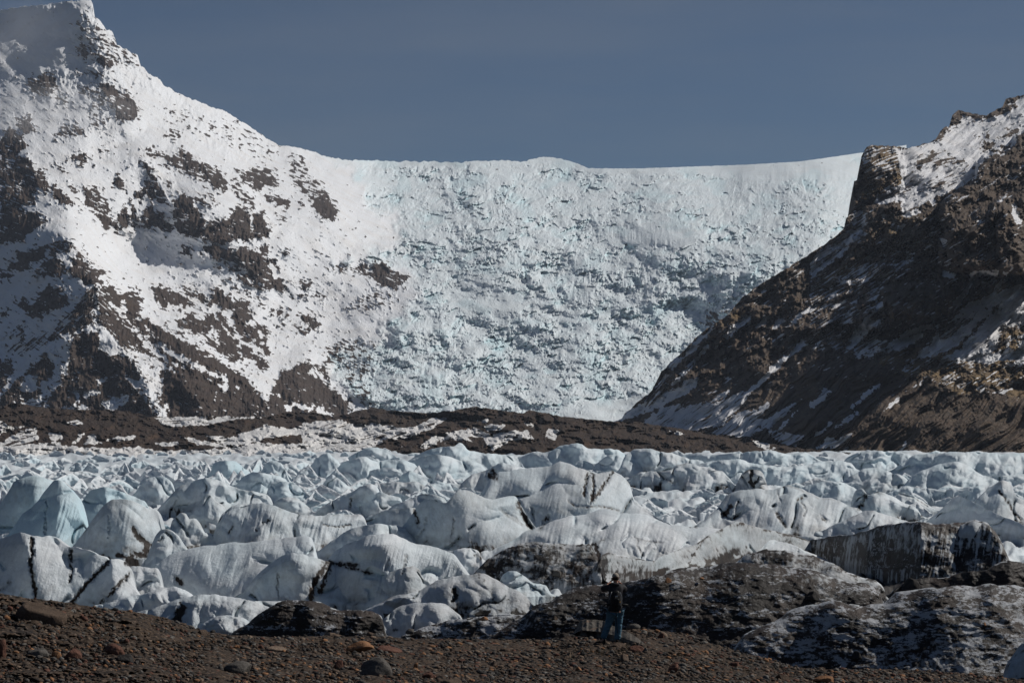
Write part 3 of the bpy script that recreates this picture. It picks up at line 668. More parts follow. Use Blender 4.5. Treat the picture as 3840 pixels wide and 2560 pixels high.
SNOW_R = [
 ('R1', .0, None, '700 470 800 480 950 440 1030 410 1080 360 1110 300 1200 270 1240 190 1340 230 1440 230 1560 200 1650 150 1680 90 1742 50 2000 0 2000 200 1742 330 1700 360 1650 440 1480 520 1370 590 1350 710 1270 760 1100 830 950 900 830 960 760 960 740 900 560 920 520 900 560 850 680 850 750 750 740 640 690 600'),
 ('R1', .66, 15, '840 620 900 540 1050 490 1130 530 1280 590 1240 610 1130 600 1070 620 950 590 870 635'), ('R1', .85, None, '1390 470 1420 415 1480 420 1490 460 1420 485'),
 ('R1', .72, 25, '1530 400 1600 340 1700 305 1690 340 1600 400 1540 415'), ('R1', .72, None, '1480 490 1550 480 1540 510 1490 520'), ('R1', .6, None, '1355 370 1395 360 1380 405'),
 ('R1', .8, None, '1425 360 1452 365 1452 390 1435 388'), ('R1', .6, None, '1275 240 1312 240 1300 255'), ('R1', .8, None, '1550 462 1625 450 1600 470'),
 ('R1', .42, 25, '830 820 900 760 1100 700 1350 620 1350 700 1150 780 900 850'), ('R1', .6, 20, '750 820 800 760 840 770 840 800 760 850'), ('R1', .52, 30, '600 850 700 760 760 760 720 860 640 870'),
 ('R1', .9, None, '1035 405 1050 340 1100 295 1120 305 1080 380'), ('R1', .95, None, '1130 300 1158 200 1208 155 1240 190 1220 240 1170 280'), ('R1', .85, None, '1240 180 1330 195 1430 205 1500 165 1570 130 1590 65 1680 50 1670 90 1640 160 1560 190 1440 225 1340 215'),
 ('R1', .0, None, '738 890 768 910 765 960 745 990'), ('R1', .0, None, '580 1030 680 1010 620 1052'), ('R1', .0, None, '570 1400 620 1340 760 1230 830 1160 920 1130 860 1180 750 1250 680 1320 600 1395'),
 ('R1', .0, None, '610 1480 650 1435 720 1470 640 1490'), ('R1', .0, None, '1650 930 1670 920 1690 1000 1720 1090 1690 1090 1650 980'), ('R1', .1, None, '1040 1210 1070 1205 1110 1240 1080 1245'),
 ('R1', .0, None, '1290 1500 1400 1470 1540 1470 1520 1510 1400 1500 1330 1550'), ('R1', .0, None, '1080 1490 1190 1500 1170 1530 1120 1530'), ('R1', .0, None, '1580 1490 1660 1442 1600 1515'),
 ('R1', .0, None, '715 1115 775 1090 740 1135'), ('R1', .0, None, '700 1370 740 1345 740 1385'), ('R1', .0, None, '960 890 1000 890 1040 900 1000 940'), ('R1', .3, 30, '760 1010 860 960 900 990 780 1040'),
 ('R1', .36, 35, '0 1400 80 1300 200 1210 340 1130 460 1160 330 1230 250 1340 100 1450 0 1540'), ('R1', .5, 35, '340 1010 450 990 450 1100 380 1140 340 1080'),
 ('R1', .62, 35, '0 1568 300 1420 500 1330 620 1330 800 1260 1000 1160 1100 1100 1050 1160 800 1400 600 1568'), ('R1', .7, None, '600 1330 1000 1170 1000 1250 750 1400 600 1440'),
 ('R1', .62, 20, '440 480 700 460 720 600 640 700 470 730 420 620'),
 ('R2', .06, 32, '1872 30 1990 20 1990 720 1700 700 1500 740 1250 700 1150 760 1070 790 1100 720 1250 640 1320 600 1350 560 1500 400 1560 330 1680 240 1600 260 1500 340 1400 460 1250 590 1100 650 900 700 830 790 810 790 900 690 960 640 1080 540 1090 480 1200 400 1260 330 1400 200 1560 150 1700 90'),
 ('R2', .6, 35, '1110 460 1250 360 1430 330 1380 400 1250 480 1120 520'), ('R2', .8, None, '1660 520 1700 420 1800 400 1872 420 1872 470 1750 480 1700 530 1720 590 1600 650 1640 580'),
 ('R2', .88, None, '1740 540 1800 520 1860 520 1820 600 1740 600'), ('R2', .8, None, '1580 255 1650 220 1645 248'), ('R2', .0, 32, '615 612 760 515 880 435 1080 365 1060 405 930 455 800 535 650 615'),
 ('R2', .0, 32, '680 635 780 535 900 485 985 472 960 515 800 595'), ('R2', .12, 25, '390 685 500 625 620 605 540 655'), ('R2', .5, 32, '380 600 560 520 660 540 420 680 380 660'), ('R2', .0, None, '325 595 400 505 480 445 485 480 400 565 350 595'),
 ('R2', .0, None, '550 280 580 230 620 190 630 230 600 260'), ('R2', .0, None, '500 190 560 155 585 180 540 205'), ('R2', .12, None, '410 420 520 300 520 360 580 350 630 405 480 440 320 550 380 460'),
 ('R2', .0, None, '170 162 265 122 230 152'), ('R2', .0, 30, '0 230 120 155 100 205 0 255'), ('R2', .2, 30, '60 345 165 270 120 315'), ('R2', .68, 32, '0 0 300 0 500 60 600 0 640 60 560 200 400 330 200 560 0 560'),
 ('R2', .0, None, '1255 195 1340 110 1400 0 1425 0 1380 80 1325 200 1280 245'), ('R2', .0, None, '1500 42 1595 -5 1560 35'), ('R2', .0, None, '1578 142 1635 50 1680 -10 1645 80 1605 155'),
 ('R2', .0, 40, '325 1135 450 1030 520 960 602 915 560 965 440 1065'), ('R2', .0, None, '635 1155 700 1085 775 1035 750 1075 690 1115'), ('R2', .1, 40, '215 1292 340 1190 432 1145 390 1195 280 1265'),
 ('R2', .0, 40, '0 1115 130 958 185 965 60 1085'), ('R2', .1, 40, '25 1375 195 1235 100 1335'), ('R2', .15, 30, '60 1470 150 1380 240 1400 390 1320 320 1400 200 1470'), ('R2', .0, None, '795 1492 840 1408 825 1470'),
 ('R2', .0, None, '985 862 1055 805 1040 845'), ('R2', .1, None, '905 935 980 878 960 925'), ('R2', .2, 30, '1425 945 1595 845 1580 905 1500 975'), ('R2', .2, None, '1615 985 1765 955 1700 998'),
 ('R2', .35, 15, '1640 770 1872 690 1872 760 1660 795'), ('R2', .2, 20, '255 1502 335 1460 305 1512'), ('R2', .72, 32, '900 700 1250 700 1872 760 1872 900 1400 960 1200 930 950 850 820 800'),
 ('R3', .0, None, '-120 1180 0 1165 120 1100 300 1000 420 900 520 870 640 850 750 770 900 730 830 830 700 920 500 1020 300 1100 0 1185'), ('R3', .66, 50, '290 960 420 870 520 700 600 700 560 880 330 1050'),
 ('R3', .1, 40, '530 640 720 480 880 400 800 470 700 540 600 650'), ('R3', .42, 48, '600 800 700 690 800 580 870 500 1000 350 960 450 830 600 700 740 640 770'), ('R3', .1, 45, '750 480 860 340 1030 190 1000 250 900 350 800 450'),
 ('R3', .12, 35, '1140 305 1220 215 1400 75 1425 65 1400 145 1300 225 1180 315'), ('R3', .0, None, '1480 210 1560 110 1620 100 1560 160 1500 210'), ('R3', .12, None, '1600 240 1720 130 1770 140 1680 210'),
 ('R3', .0, None, '1840 152 1960 38 2085 -5 2000 60 1870 155'), ('R3', .0, None, '1435 845 1560 715 1660 595 1760 515 1860 455 1950 335 1975 400 1860 485 1740 585 1640 685 1500 815'),
 ('R3', .30, 36, '240 1230 500 1050 850 970 1200 860 1150 960 1450 830 1300 1040 1250 1100 1500 1060 1620 960 1600 1050 1500 1130 1300 1200 1000 1230 780 1290 400 1230'),
 ('R3', .26, 36, '1010 1300 1200 1200 1400 1150 1600 1150 1930 955 1800 1080 1640 1220 1620 1300 1450 1330 1340 1340 1100 1310'), ('R3', .34, 38, '1600 1350 1900 1070 1700 1290 1960 1330 1880 1430 1780 1410'),
 ('R3', .0, None, '2030 1012 2205 850 2205 920 2060 1032'), ('R3', .1, None, '1618 385 1702 305 1660 355'), ('R3', .85, 36, '700 1000 1000 880 1150 860 980 960 760 1020'), ('R3', .85, None, '1440 1330 1560 1260 1620 1270 1560 1320'),
]
R = rock_field(PX, PY, SNOW_R, 0.82 + .48 * rot_noise(PX, PY, 36, 110, 9, 13) * sstep(1650, 1250, PY) + .12 * sstep(1250, 1650, PY), s=15, wamp=.7, frag=.6, dip=28)
sm = D / F
talus = sstep(-60, 60, PY - np.interp(PX, [2300, 2700, 2900, 3150, 3350, 3500, 3900], [1560, 1420, 1400, 1320, 1370, 1440, 1480]))
a = math.radians(40)
ux = PX * math.cos(a) - PY * math.sin(a); vx = PX * math.sin(a) + PY * math.cos(a)
wv = vx + fbm(PX / 120, PY / 120, 2, 30) * 22
cl = np.clip(R, 0, 1)
d_m = -ridged(ux / 800, wv / 46, 3, 31, .45) * 38 * talus * np.interp(PX, [2400, 2900, 3200], [.3, .55, 1])
d_m += -ridged(ux / 380, wv / 16, 2, 33, .45) * 10 * talus
d_m += fbm(PX / 200, PY / 150, 3, 34) * 60 * (1 - .5 * talus)
d_m += rot_noise(PX, PY, 35, 120, 30, 35) * 34 * (1 - talus)
d_m += fbm(PX / 40, PY / 32, 4, 36) * (3 + 34 * cl) * (1 - .88 * talus)
d_m += fbm(PX / 11, PY / 11, 3, 37) * (.3 + 8 * cl) * (1 - .6 * talus)
d_m += ridged(PX / 26, PY / 90, 3, 38) * -16 * cl * (1 - talus)
str_ = np.round((PY + .18 * PX) / 26 + fbm(PX / 120, PY / 60, 2, 42)); d_m += (_hash(str_, str_ * 0, 5) - .5) * 14 * cl * (1 - talus)
D2 = D + d_m
tone = .15 + .4 * fbm(PX / 80, PY / 50, 3, 39)
for (z, am, txt) in [('R1', .5, '440 450 720 440 780 660 720 780 500 880 360 930 420 700'), ('R1', .4, '450 1170 600 1050 850 980 1000 1000 900 1110 700 1230 480 1330'),
                     ('R2', .5, '560 700 900 580 1300 480 1990 400 1990 1060 1300 1000 900 860 600 760'), ('R2', .5, '1280 200 1500 60 1700 0 1990 -200 1990 100 1600 200 1400 400 1300 300'),
                     ('R2', .35, '700 200 900 150 1240 100 1200 320 700 400'), ('R3', .5, '860 310 1000 190 1250 0 1430 0 1400 60 1250 160 1000 280'), ('R1', .5, '0 1568 300 1400 500 1250 400 1500 200 1568')]:
    P = pts(z, txt); ii = in_box(P, PX, PY, 30)
    tone[ii] += am * sstep(-20, 25, poly_sd(P, PX[ii], PY[ii]) + fbm(PX[ii] / 30, PY[ii] / 20, 3, 40) * 25)
X, Y, Z, nb = with_back(PX, PY, D2, [(40, 30), (160, 150), (500, 600)])
tag(grid_mesh('rocky_mountain_terrain', X, Y, Z, {'rock': pad(R, nb), 'tone': pad(np.clip(tone, 0, 1), nb), 'ice': np.zeros(X.shape), 'co': np.stack([X, Y, Z], -1) / 34.0}, M_RMTN),
    'dark rocky mountainside with brown tundra, snow gullies and grooved talus', kind='structure')

# --- brown medial moraine between the glacier tongue and the mountains
sky_m = pts('S', '-80 1535 0 1530 40 1512 60 1510 150 1525 240 1535 330 1535 450 1540 490 1542 560 1562 620 1563 850 1560 1000 1560 1090 1545 1190 1548 1260 1562 1340 1540 1400 1528 1480 1540 1600 1548 1690 1540 1770 1525 1830 1530 1960 1550 1985 1536 2100 1560 2300 1580 2400 1582 2500 1600 2600 1612 2800 1640 2950 1672 3100 1692 3500 1710')
px = np.arange(-70, 3450, 2.2)
top = columns(sky_m, px) + fbm(px / 30, px * 0, 4, 277) * 5 + fbm(px / 8, px * 0 + 5, 3, 278) * 1.6
PX, PY = relief_grid(px, top, np.full(px.shape, 1725.0), 110)
Dm = tps([(0, 1530, 2500), (600, 1563, 2600), (1000, 1560, 2600), (1750, 1530, 2450), (2300, 1580, 2350), (2900, 1670, 1900), (3450, 1710, 1700), (0, 1720, 1300), (1000, 1720, 1350), (2000, 1720, 1320), (3000, 1735, 1350), (3450, 1735, 1350),
          (0, 1600, 2200), (500, 1620, 2100), (1100, 1620, 2250), (1750, 1600, 2200), (2300, 1640, 2000)])
D = Dm(PX, PY)
MOR = [
 ('A', .1, None, '0 115 60 150 130 145 40 170 0 190'), ('A', .45, 10, '370 125 440 100 455 130 390 138'), ('A', .3, 5, '860 100 1000 92 1300 92 1450 95 1250 112 1150 137 960 147 900 127'),
 ('A', .05, None, '1150 200 1290 210 1360 180 1480 140 1600 160 1830 118 1840 150 1650 190 1500 205 1380 242 1250 252'), ('A', .1, None, '400 240 440 190 465 178 450 220'), ('A', .1, None, '490 200 520 195 560 235 470 245'),
 ('A', .2, 8, '600 218 770 195 720 222'), ('A', .4, 10, '0 235 120 170 200 155 210 210 160 245 330 235 350 285 0 295'), ('A', .3, None, '270 185 330 180 345 210 290 235'), ('A', .05, None, '0 262 240 250 600 268 780 262 860 285 1000 280 1300 268 1400 240 1800 250 2071 240 2071 340 0 340'),
 ('A', .4, -12, '1000 200 1150 230 1290 265 1100 245'), ('A', .3, 10, '860 240 980 232 1000 245 900 255'),
 ('B', .3, 15, '-100 130 100 108 200 140 300 130 430 155 520 150 620 105 700 98 640 150 540 190 430 230 320 255 -100 280'), ('B', .0, None, '-60 170 100 160 260 165 240 200 60 235 -60 250'),
 ('B', .12, None, '550 265 620 200 760 170 860 158 960 200 1000 178 1150 168 1185 215 1060 222 960 275 900 235 780 222 640 255'), ('B', .85, None, '300 262 360 225 450 210 540 250 565 290 500 315 420 282'),
 ('B', .8, None, '640 240 720 215 830 225 790 300 560 310'), ('B', .85, None, '820 205 900 210 940 270 870 250'), ('B', .9, None, '980 290 1060 225 1180 215 1200 320 980 310'), ('B', .1, None, '900 140 1020 138 1000 165 930 168'), ('B', .3, -20, '1260 160 1330 170 1300 215 1250 205'),
 ('B', .35, None, '870 110 930 100 920 130'), ('B', .3, -30, '1130 120 1190 140 1180 150'), ('C', .35, None, '570 225 640 240 700 270 660 280 590 250'), ('C', .4, None, '100 170 200 185 150 190'),
]
R = rock_field(PX, PY, MOR, .95, s=25, wamp=.55, dip=-4)
sm = D / F
wx = PX + fbm(PX / 50, PY / 30, 2, 71) * 14
d_m = fbm(wx / 130, PY / 50, 3, 72) * 120 + fbm(wx / 36, PY / 18, 4, 73) * 50 + fbm(wx / 9, PY / 6, 3, 74) * 13 - ridged(wx / 70, PY / 40, 3, 76) * 40
X, Y, Z, nb = with_back(PX, PY, D + d_m, [(10, 4), (60, 20), (300, 60)])
tag(grid_mesh('moraine_terrain', X, Y, Z, {'rock': pad(R, nb), 'tone': pad(.25 + .5 * fbm(PX / 60, PY / 30, 3, 75), nb), 'ice': np.zeros(X.shape), 'co': np.stack([X, Y, Z], -1) / 22.0}, M_MOR),
    'low ridge of reddish brown moraine with old snow behind the glacier tongue', kind='structure')

# ------------------------------------------------------------------ glacier: surface sheet and ice ridges
_gy = np.array([1640, 1660, 1680, 1700, 1750, 1800, 1900, 2000, 2100, 2200, 2300, 2400, 2514, 2700, 3400], float)
_gD = np.array([9000, 3600, 2000, 1400, 800, 560, 360, 265, 205, 155, 115, 90, 70, 50, 20], float)
def Dpl(y): return np.exp(np.interp(y, _gy, np.log(_gD)))
def Zpl(D):
    y = np.interp(-np.log(D), -np.log(_gD), _gy)
    return Wz(y, D)

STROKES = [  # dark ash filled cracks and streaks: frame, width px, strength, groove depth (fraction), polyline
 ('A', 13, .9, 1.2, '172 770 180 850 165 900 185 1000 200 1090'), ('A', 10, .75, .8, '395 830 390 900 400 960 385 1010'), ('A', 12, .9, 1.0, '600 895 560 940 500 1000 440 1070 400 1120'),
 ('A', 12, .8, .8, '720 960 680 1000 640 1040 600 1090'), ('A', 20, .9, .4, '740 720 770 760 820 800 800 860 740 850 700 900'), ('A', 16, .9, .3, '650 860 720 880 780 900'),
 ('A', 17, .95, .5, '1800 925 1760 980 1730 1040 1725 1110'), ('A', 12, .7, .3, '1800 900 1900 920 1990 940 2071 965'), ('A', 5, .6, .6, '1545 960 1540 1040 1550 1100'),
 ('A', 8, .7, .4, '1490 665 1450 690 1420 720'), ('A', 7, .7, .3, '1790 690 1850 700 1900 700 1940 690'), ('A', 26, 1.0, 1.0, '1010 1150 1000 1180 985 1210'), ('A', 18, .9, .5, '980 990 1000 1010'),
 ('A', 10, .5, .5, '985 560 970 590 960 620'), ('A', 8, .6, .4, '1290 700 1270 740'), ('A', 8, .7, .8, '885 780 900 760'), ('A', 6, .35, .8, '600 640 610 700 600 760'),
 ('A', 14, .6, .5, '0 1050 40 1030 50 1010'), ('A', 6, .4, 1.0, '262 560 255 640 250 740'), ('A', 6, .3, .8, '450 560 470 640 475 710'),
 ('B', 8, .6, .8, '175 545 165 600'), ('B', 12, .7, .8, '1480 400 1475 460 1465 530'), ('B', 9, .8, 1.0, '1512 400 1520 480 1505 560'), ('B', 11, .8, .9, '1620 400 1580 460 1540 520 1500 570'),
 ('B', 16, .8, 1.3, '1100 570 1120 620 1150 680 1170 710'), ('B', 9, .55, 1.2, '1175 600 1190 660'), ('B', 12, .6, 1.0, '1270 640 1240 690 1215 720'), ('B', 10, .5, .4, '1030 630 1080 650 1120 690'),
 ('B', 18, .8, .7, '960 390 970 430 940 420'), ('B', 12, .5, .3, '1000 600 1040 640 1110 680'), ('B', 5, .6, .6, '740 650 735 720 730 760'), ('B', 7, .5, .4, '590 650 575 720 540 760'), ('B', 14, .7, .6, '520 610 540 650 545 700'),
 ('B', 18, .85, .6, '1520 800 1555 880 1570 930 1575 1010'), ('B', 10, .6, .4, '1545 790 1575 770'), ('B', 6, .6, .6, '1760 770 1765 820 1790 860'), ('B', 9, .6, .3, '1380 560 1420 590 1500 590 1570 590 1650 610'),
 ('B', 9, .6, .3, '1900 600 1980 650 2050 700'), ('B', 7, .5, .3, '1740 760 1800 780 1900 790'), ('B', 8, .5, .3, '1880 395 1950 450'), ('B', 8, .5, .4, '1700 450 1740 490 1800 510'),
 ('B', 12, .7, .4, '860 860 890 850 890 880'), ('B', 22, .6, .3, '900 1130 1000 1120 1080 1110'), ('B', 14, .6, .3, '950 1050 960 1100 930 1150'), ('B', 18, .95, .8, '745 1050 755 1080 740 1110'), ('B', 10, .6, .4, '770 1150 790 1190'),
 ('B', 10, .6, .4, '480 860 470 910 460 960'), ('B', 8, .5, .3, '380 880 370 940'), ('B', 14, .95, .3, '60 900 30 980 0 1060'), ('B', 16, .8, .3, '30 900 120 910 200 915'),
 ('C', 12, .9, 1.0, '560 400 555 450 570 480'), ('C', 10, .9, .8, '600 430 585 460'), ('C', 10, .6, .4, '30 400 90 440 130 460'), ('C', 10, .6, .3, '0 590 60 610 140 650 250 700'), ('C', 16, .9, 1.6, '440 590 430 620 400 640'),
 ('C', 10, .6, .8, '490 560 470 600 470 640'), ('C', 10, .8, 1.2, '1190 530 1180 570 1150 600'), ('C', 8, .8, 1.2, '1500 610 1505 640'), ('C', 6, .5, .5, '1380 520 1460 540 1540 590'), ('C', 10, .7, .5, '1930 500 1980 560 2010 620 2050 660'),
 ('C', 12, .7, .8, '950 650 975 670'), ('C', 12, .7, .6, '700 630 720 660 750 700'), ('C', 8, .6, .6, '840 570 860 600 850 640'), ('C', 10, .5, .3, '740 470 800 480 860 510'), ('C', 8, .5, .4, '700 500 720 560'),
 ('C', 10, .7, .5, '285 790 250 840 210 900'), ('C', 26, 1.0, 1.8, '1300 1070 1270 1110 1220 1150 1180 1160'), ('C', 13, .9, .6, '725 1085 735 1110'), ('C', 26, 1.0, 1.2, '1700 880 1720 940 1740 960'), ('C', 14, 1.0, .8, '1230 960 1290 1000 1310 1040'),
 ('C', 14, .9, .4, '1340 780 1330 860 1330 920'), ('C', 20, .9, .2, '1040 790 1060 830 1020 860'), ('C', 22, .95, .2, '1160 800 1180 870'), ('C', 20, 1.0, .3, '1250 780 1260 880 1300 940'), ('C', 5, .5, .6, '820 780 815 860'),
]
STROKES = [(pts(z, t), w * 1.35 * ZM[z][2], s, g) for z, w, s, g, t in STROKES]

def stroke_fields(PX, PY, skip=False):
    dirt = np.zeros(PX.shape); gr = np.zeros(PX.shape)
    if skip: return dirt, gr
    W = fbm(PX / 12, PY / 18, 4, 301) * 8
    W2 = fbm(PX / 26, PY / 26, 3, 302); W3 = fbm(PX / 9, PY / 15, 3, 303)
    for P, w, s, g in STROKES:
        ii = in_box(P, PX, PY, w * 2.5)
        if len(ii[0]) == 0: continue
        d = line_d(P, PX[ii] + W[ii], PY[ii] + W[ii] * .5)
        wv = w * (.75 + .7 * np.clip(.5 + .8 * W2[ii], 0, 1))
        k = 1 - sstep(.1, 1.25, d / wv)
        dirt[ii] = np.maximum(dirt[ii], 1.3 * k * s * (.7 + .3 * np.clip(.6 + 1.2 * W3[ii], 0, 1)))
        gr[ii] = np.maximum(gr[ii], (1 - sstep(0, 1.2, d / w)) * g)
    return dirt, gr

_nr = [0]
def ridge(z, w, rd, dirt, blue, fleck, base, crest, name='ice_ridge', label=None, cat=None, rough=1.0, strokes=True, endf=.05, sm=2.2, flute=0.0, back=1.3, lean=0.0, bend=.75, tail=0.0):
    """one ice formation: crest line and foot row are measured in the photo, distance comes from where its foot meets the glacier surface.
    w: 0 = wall, 1 = lies flat on the glacier; rd: 0 sharp, 1 rounded; lean>0: the crest recedes to its right end"""
    _nr[0] += 1; k = _nr[0]; rd = rd * (.72 if dirt <= .6 else 1)
    C = pts(z, crest)
    if isinstance(base, str): Bp = pts(z, base)
    else: Bp = np.array([[C[0, 0], ZM[z][1] + base * ZM[z][2]], [C[-1, 0], ZM[z][1] + base * ZM[z][2]]])
    if tail:
        L0 = C[-1, 0] - C[0, 0]
        def tl(c, sg, nx):
            yb = float(np.interp(c[0], Bp[:, 0], Bp[:, 1])); h = max(yb - c[1], 4)
            T = max(min(tail * L0, h * 3.0), 20)
            return [[c[0] + sg * T * u, yb - h * (1 - u) ** 1.7] for u in (.2, .45, .7, 1.0)]
        C = np.array(tl(C[0], -1, 0)[::-1] + C.tolist() + tl(C[-1], 1, 0))
    L = C[-1, 0] - C[0, 0]
    n = int(np.clip(L / 2.6, 10, 420))
    px = np.linspace(C[0, 0], C[-1, 0], n)
    pc = smooth1(np.interp(px, C[:, 0], C[:, 1]), sm * n / max(L, 1) * 2.0)
    pb = np.maximum(np.interp(px, Bp[:, 0], Bp[:, 1]), pc + 3)
    H0 = (pb - pc).max()
    t = np.linspace(0, 1, n)
    e = sstep(0, endf, t) * sstep(0, endf, 1 - t) if endf > 0 else 1
    e = np.sqrt(e) if endf > 0 else 1
    pc = pb - (pb - pc) * e
    q = max(H0, 14.0); bs = min(q, 260.0)
    def bulges(x, y):
        w_ = fbm(x / bs, y / bs, 2, k + 20) * bs * .3
        b1 = np.abs(pnoise((x + w_ * 1.2 + .5 * y) / (bs * 1.5), (y + w_ - .25 * x) / (bs * 1.5), k + 91))
        b2 = np.abs(pnoise((x - w_) / (bs * .5), (y + w_) / (bs * .45), k + 92))
        return b1, b2
    c1, c2 = bulges(px, pc)
    pc = pc + ((.16 - c1) * .10 + (.16 - c2) * .02) * bs * rough * (0 if dirt > .6 else 1)
    pc = pc + (fbm(px / (H0 * .35 + 8), px * 0, 3, k) * H0 * (.035 if dirt <= .6 else .07) + fbm(px / 9, px * 0, 2, k + 5) * (.9 if dirt <= .6 else 2.2)) * rough
    Df = Dpl(pb)
    Dp = np.minimum(Dpl(np.maximum(pc, 1662)), Df * 2.0)
    Hm = (pb - pc) / F * Df
    Hx = Hm.max()
    Dc = Df + Hm * (.15 + 2.8 * w * w + .55 * w)
    Dc = Dc + fbm(px / (H0 * 1.1 + 12), px * 0 + 2, 2, k + 9) * Hx * .45 + lean * (t - .5) * L / F * Df
    ctr = px[int(np.argmax(smooth1(pb - pc, max(1, n / 14))))]
    off = (px - ctr) * Df / F; sf = L * .08 * rd * float(Df.mean()) / F + .01
    plan = bend * (np.sqrt(off ** 2 + sf ** 2) - sf)
    plan = np.minimum(plan, Df * .35)
    Dc = Dc + plan; Df0 = Df; Df = Df + plan
    rows = int(np.clip(H0 / 2.4, 8, 150))
    s = np.linspace(0, 1, rows)[:, None]
    an = s * math.pi / 2
    g = (1 - rd) * s + rd * (1 - np.cos(an)); h = (1 - rd) * s ** .9 + rd * (.74 * np.sin(an) + .26 * s ** 5)
    PY = pc[None] + (pb - pc)[None] * g
    DD = Dc[None] + (Df - Dc)[None] * h
    PX = np.broadcast_to(px[None], PY.shape).copy()
    # relief: lumps, scallops, flutes
    wq = fbm(PX / q, PY / q, 2, k + 20) * q * .25
    rel = fbm((PX + wq) / (q * .8), (PY + wq) / (q * .8), 2, k + 30) * .14 + ridged((PX + wq) / (q * .55) + PY / (q * 1.5), (PY - wq) / (q * 1.1), 2, k + 40) * -.05
    rel += fbm(PX / 12, PY / 9, 3, k + 50) * .9 / q
    b1, b2 = bulges(PX, PY)
    cr = (1 - sstep(.0, .055, b1)) * sstep(-.15, .25, fbm(PX / 70, PY / 70, 2, k + 93))
    rel += ((.25 - b1) * .24 * (bs / min(q, 120)) + (.2 - b2) * .09 + cr * .14) * (.2 if dirt > .6 else 1)
    if dirt > .6: rel += ridged((PX + .7 * PY) / 110, (PY - .2 * PX) / 60, 3, k + 61) * -.10 + fbm(PX / 26, PY / 15, 3, k + 62) * .030
    if flute: rel += ridged(PX / 17 + PY / 60, PY / 140, 3, k + 60) * -.035 * flute
    ds, gr = stroke_fields(PX, PY, not strokes)
    damp = np.minimum(1, .25 + s * 3) * 1.0
    px_m = Df0[None] / F
    DD = DD + rel * rough * np.minimum(q, 120) * px_m * damp * (1.0 + 1.2 * w) + gr * 13 * px_m
    DD = np.maximum(DD, Df[None] * .93)
    X = Wx(PX, DD); Y = DD; Z = Wz(PY, DD)
    # side that faces away, plus a skirt below the foot
    nb = 8
    bx, by, bz = [], [], []
    gz = Zpl(np.clip(Dc, 20, 8800))
    zc = Z[0]
    for i in range(1, nb + 1):
        u = i / nb; a = u * math.pi / 2
        D_i = DD[0] + (Hm * back + .4) * (math.sin(a) * .6 + u * .4)
        z_i = zc - (np.maximum(zc - gz, 0) + 1.0) * (1 - math.cos(a)) 
        bx.append(Wx(px, DD[0]) ); by.append(D_i); bz.append(z_i)
    X = np.concatenate([np.array(bx)[::-1], X, X[-1:]], 0)
    Y = np.concatenate([np.array(by)[::-1], Y, Y[-1:] + .2], 0)
    Z = np.concatenate([np.array(bz)[::-1], Z, Z[-1:] - 2.0 - .01 * Y[-1:]], 0)
    # ash: general film, crest band, vertical streaks
    U = PX / 16; V = PY
    dirt_ = dirt + (.07 if (dirt <= .6 and Bp[0, 1] > 2080) else 0)
    da = dirt_ + .22 * fbm(PX / (q * .9), PY / (q * .45), 3, k + 70) + .14 * fbm(PX / 9 + wq / 9, PY / 30, 3, k + 71) * (dirt > .12)
    da = da + .25 * np.exp(-((s - .06) / .07) ** 2) * (dirt > .2) * sstep(-.1, .4, fbm(PX / 40, PY / 40, 2, k + 72))
    if dirt > .1 and dirt <= .6: da = np.maximum(da, cr * (.5 + .5 * sstep(-.2, .4, fbm(PX / 14, PY / 14, 2, k + 94))) * min(1, dirt * 5))
    if label and 'melt streaks' in label: da = da - .36 * sstep(-.2, .6, fbm(PX / 9 + PY / 70, PY / 110, 3, k + 95)) * sstep(-.45, .2, fbm(PX / 90, PY / 90, 2, k + 98)) * sstep(.1, .35, s)
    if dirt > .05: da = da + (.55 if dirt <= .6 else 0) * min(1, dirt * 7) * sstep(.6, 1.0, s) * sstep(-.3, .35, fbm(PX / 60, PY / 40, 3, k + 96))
    if dirt > .6: da = da - .55 * np.exp(-(s / .10) ** 2) * sstep(-.1, .35, fbm(PX / 45, PY / 20, 3, k + 97))
    da = np.maximum(da, ds + .12 * fbm(PX / 9, PY / 9, 2, k + 73) * (ds > .05))
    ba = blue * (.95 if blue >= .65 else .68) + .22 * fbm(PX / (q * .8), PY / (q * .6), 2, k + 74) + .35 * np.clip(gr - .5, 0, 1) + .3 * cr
    fl = fleck * (1 + .42 * fbm(PX / 90, PY / 30, 3, k + 75)) if fleck else np.zeros(PX.shape)
    P8 = lambda A: np.concatenate([np.repeat(A[:1], nb, 0), A, A[-1:]], 0)
    co = np.stack([X, Y, Z], -1) * (36.0 / float(Df.mean()))
    o = grid_mesh(name, X, Y, Z, {'dirt': P8(np.clip(da, -1, 1.3)), 'blue': P8(np.clip(ba, 0, 1)), 'fleck': P8(np.clip(fl, 0, .8)), 'co': co}, M_ICE)
    RIDGES.append((o, PX, PY, DD))
    if label: tag(o, label, cat or 'ice ridge')
    return o
RIDGES = []

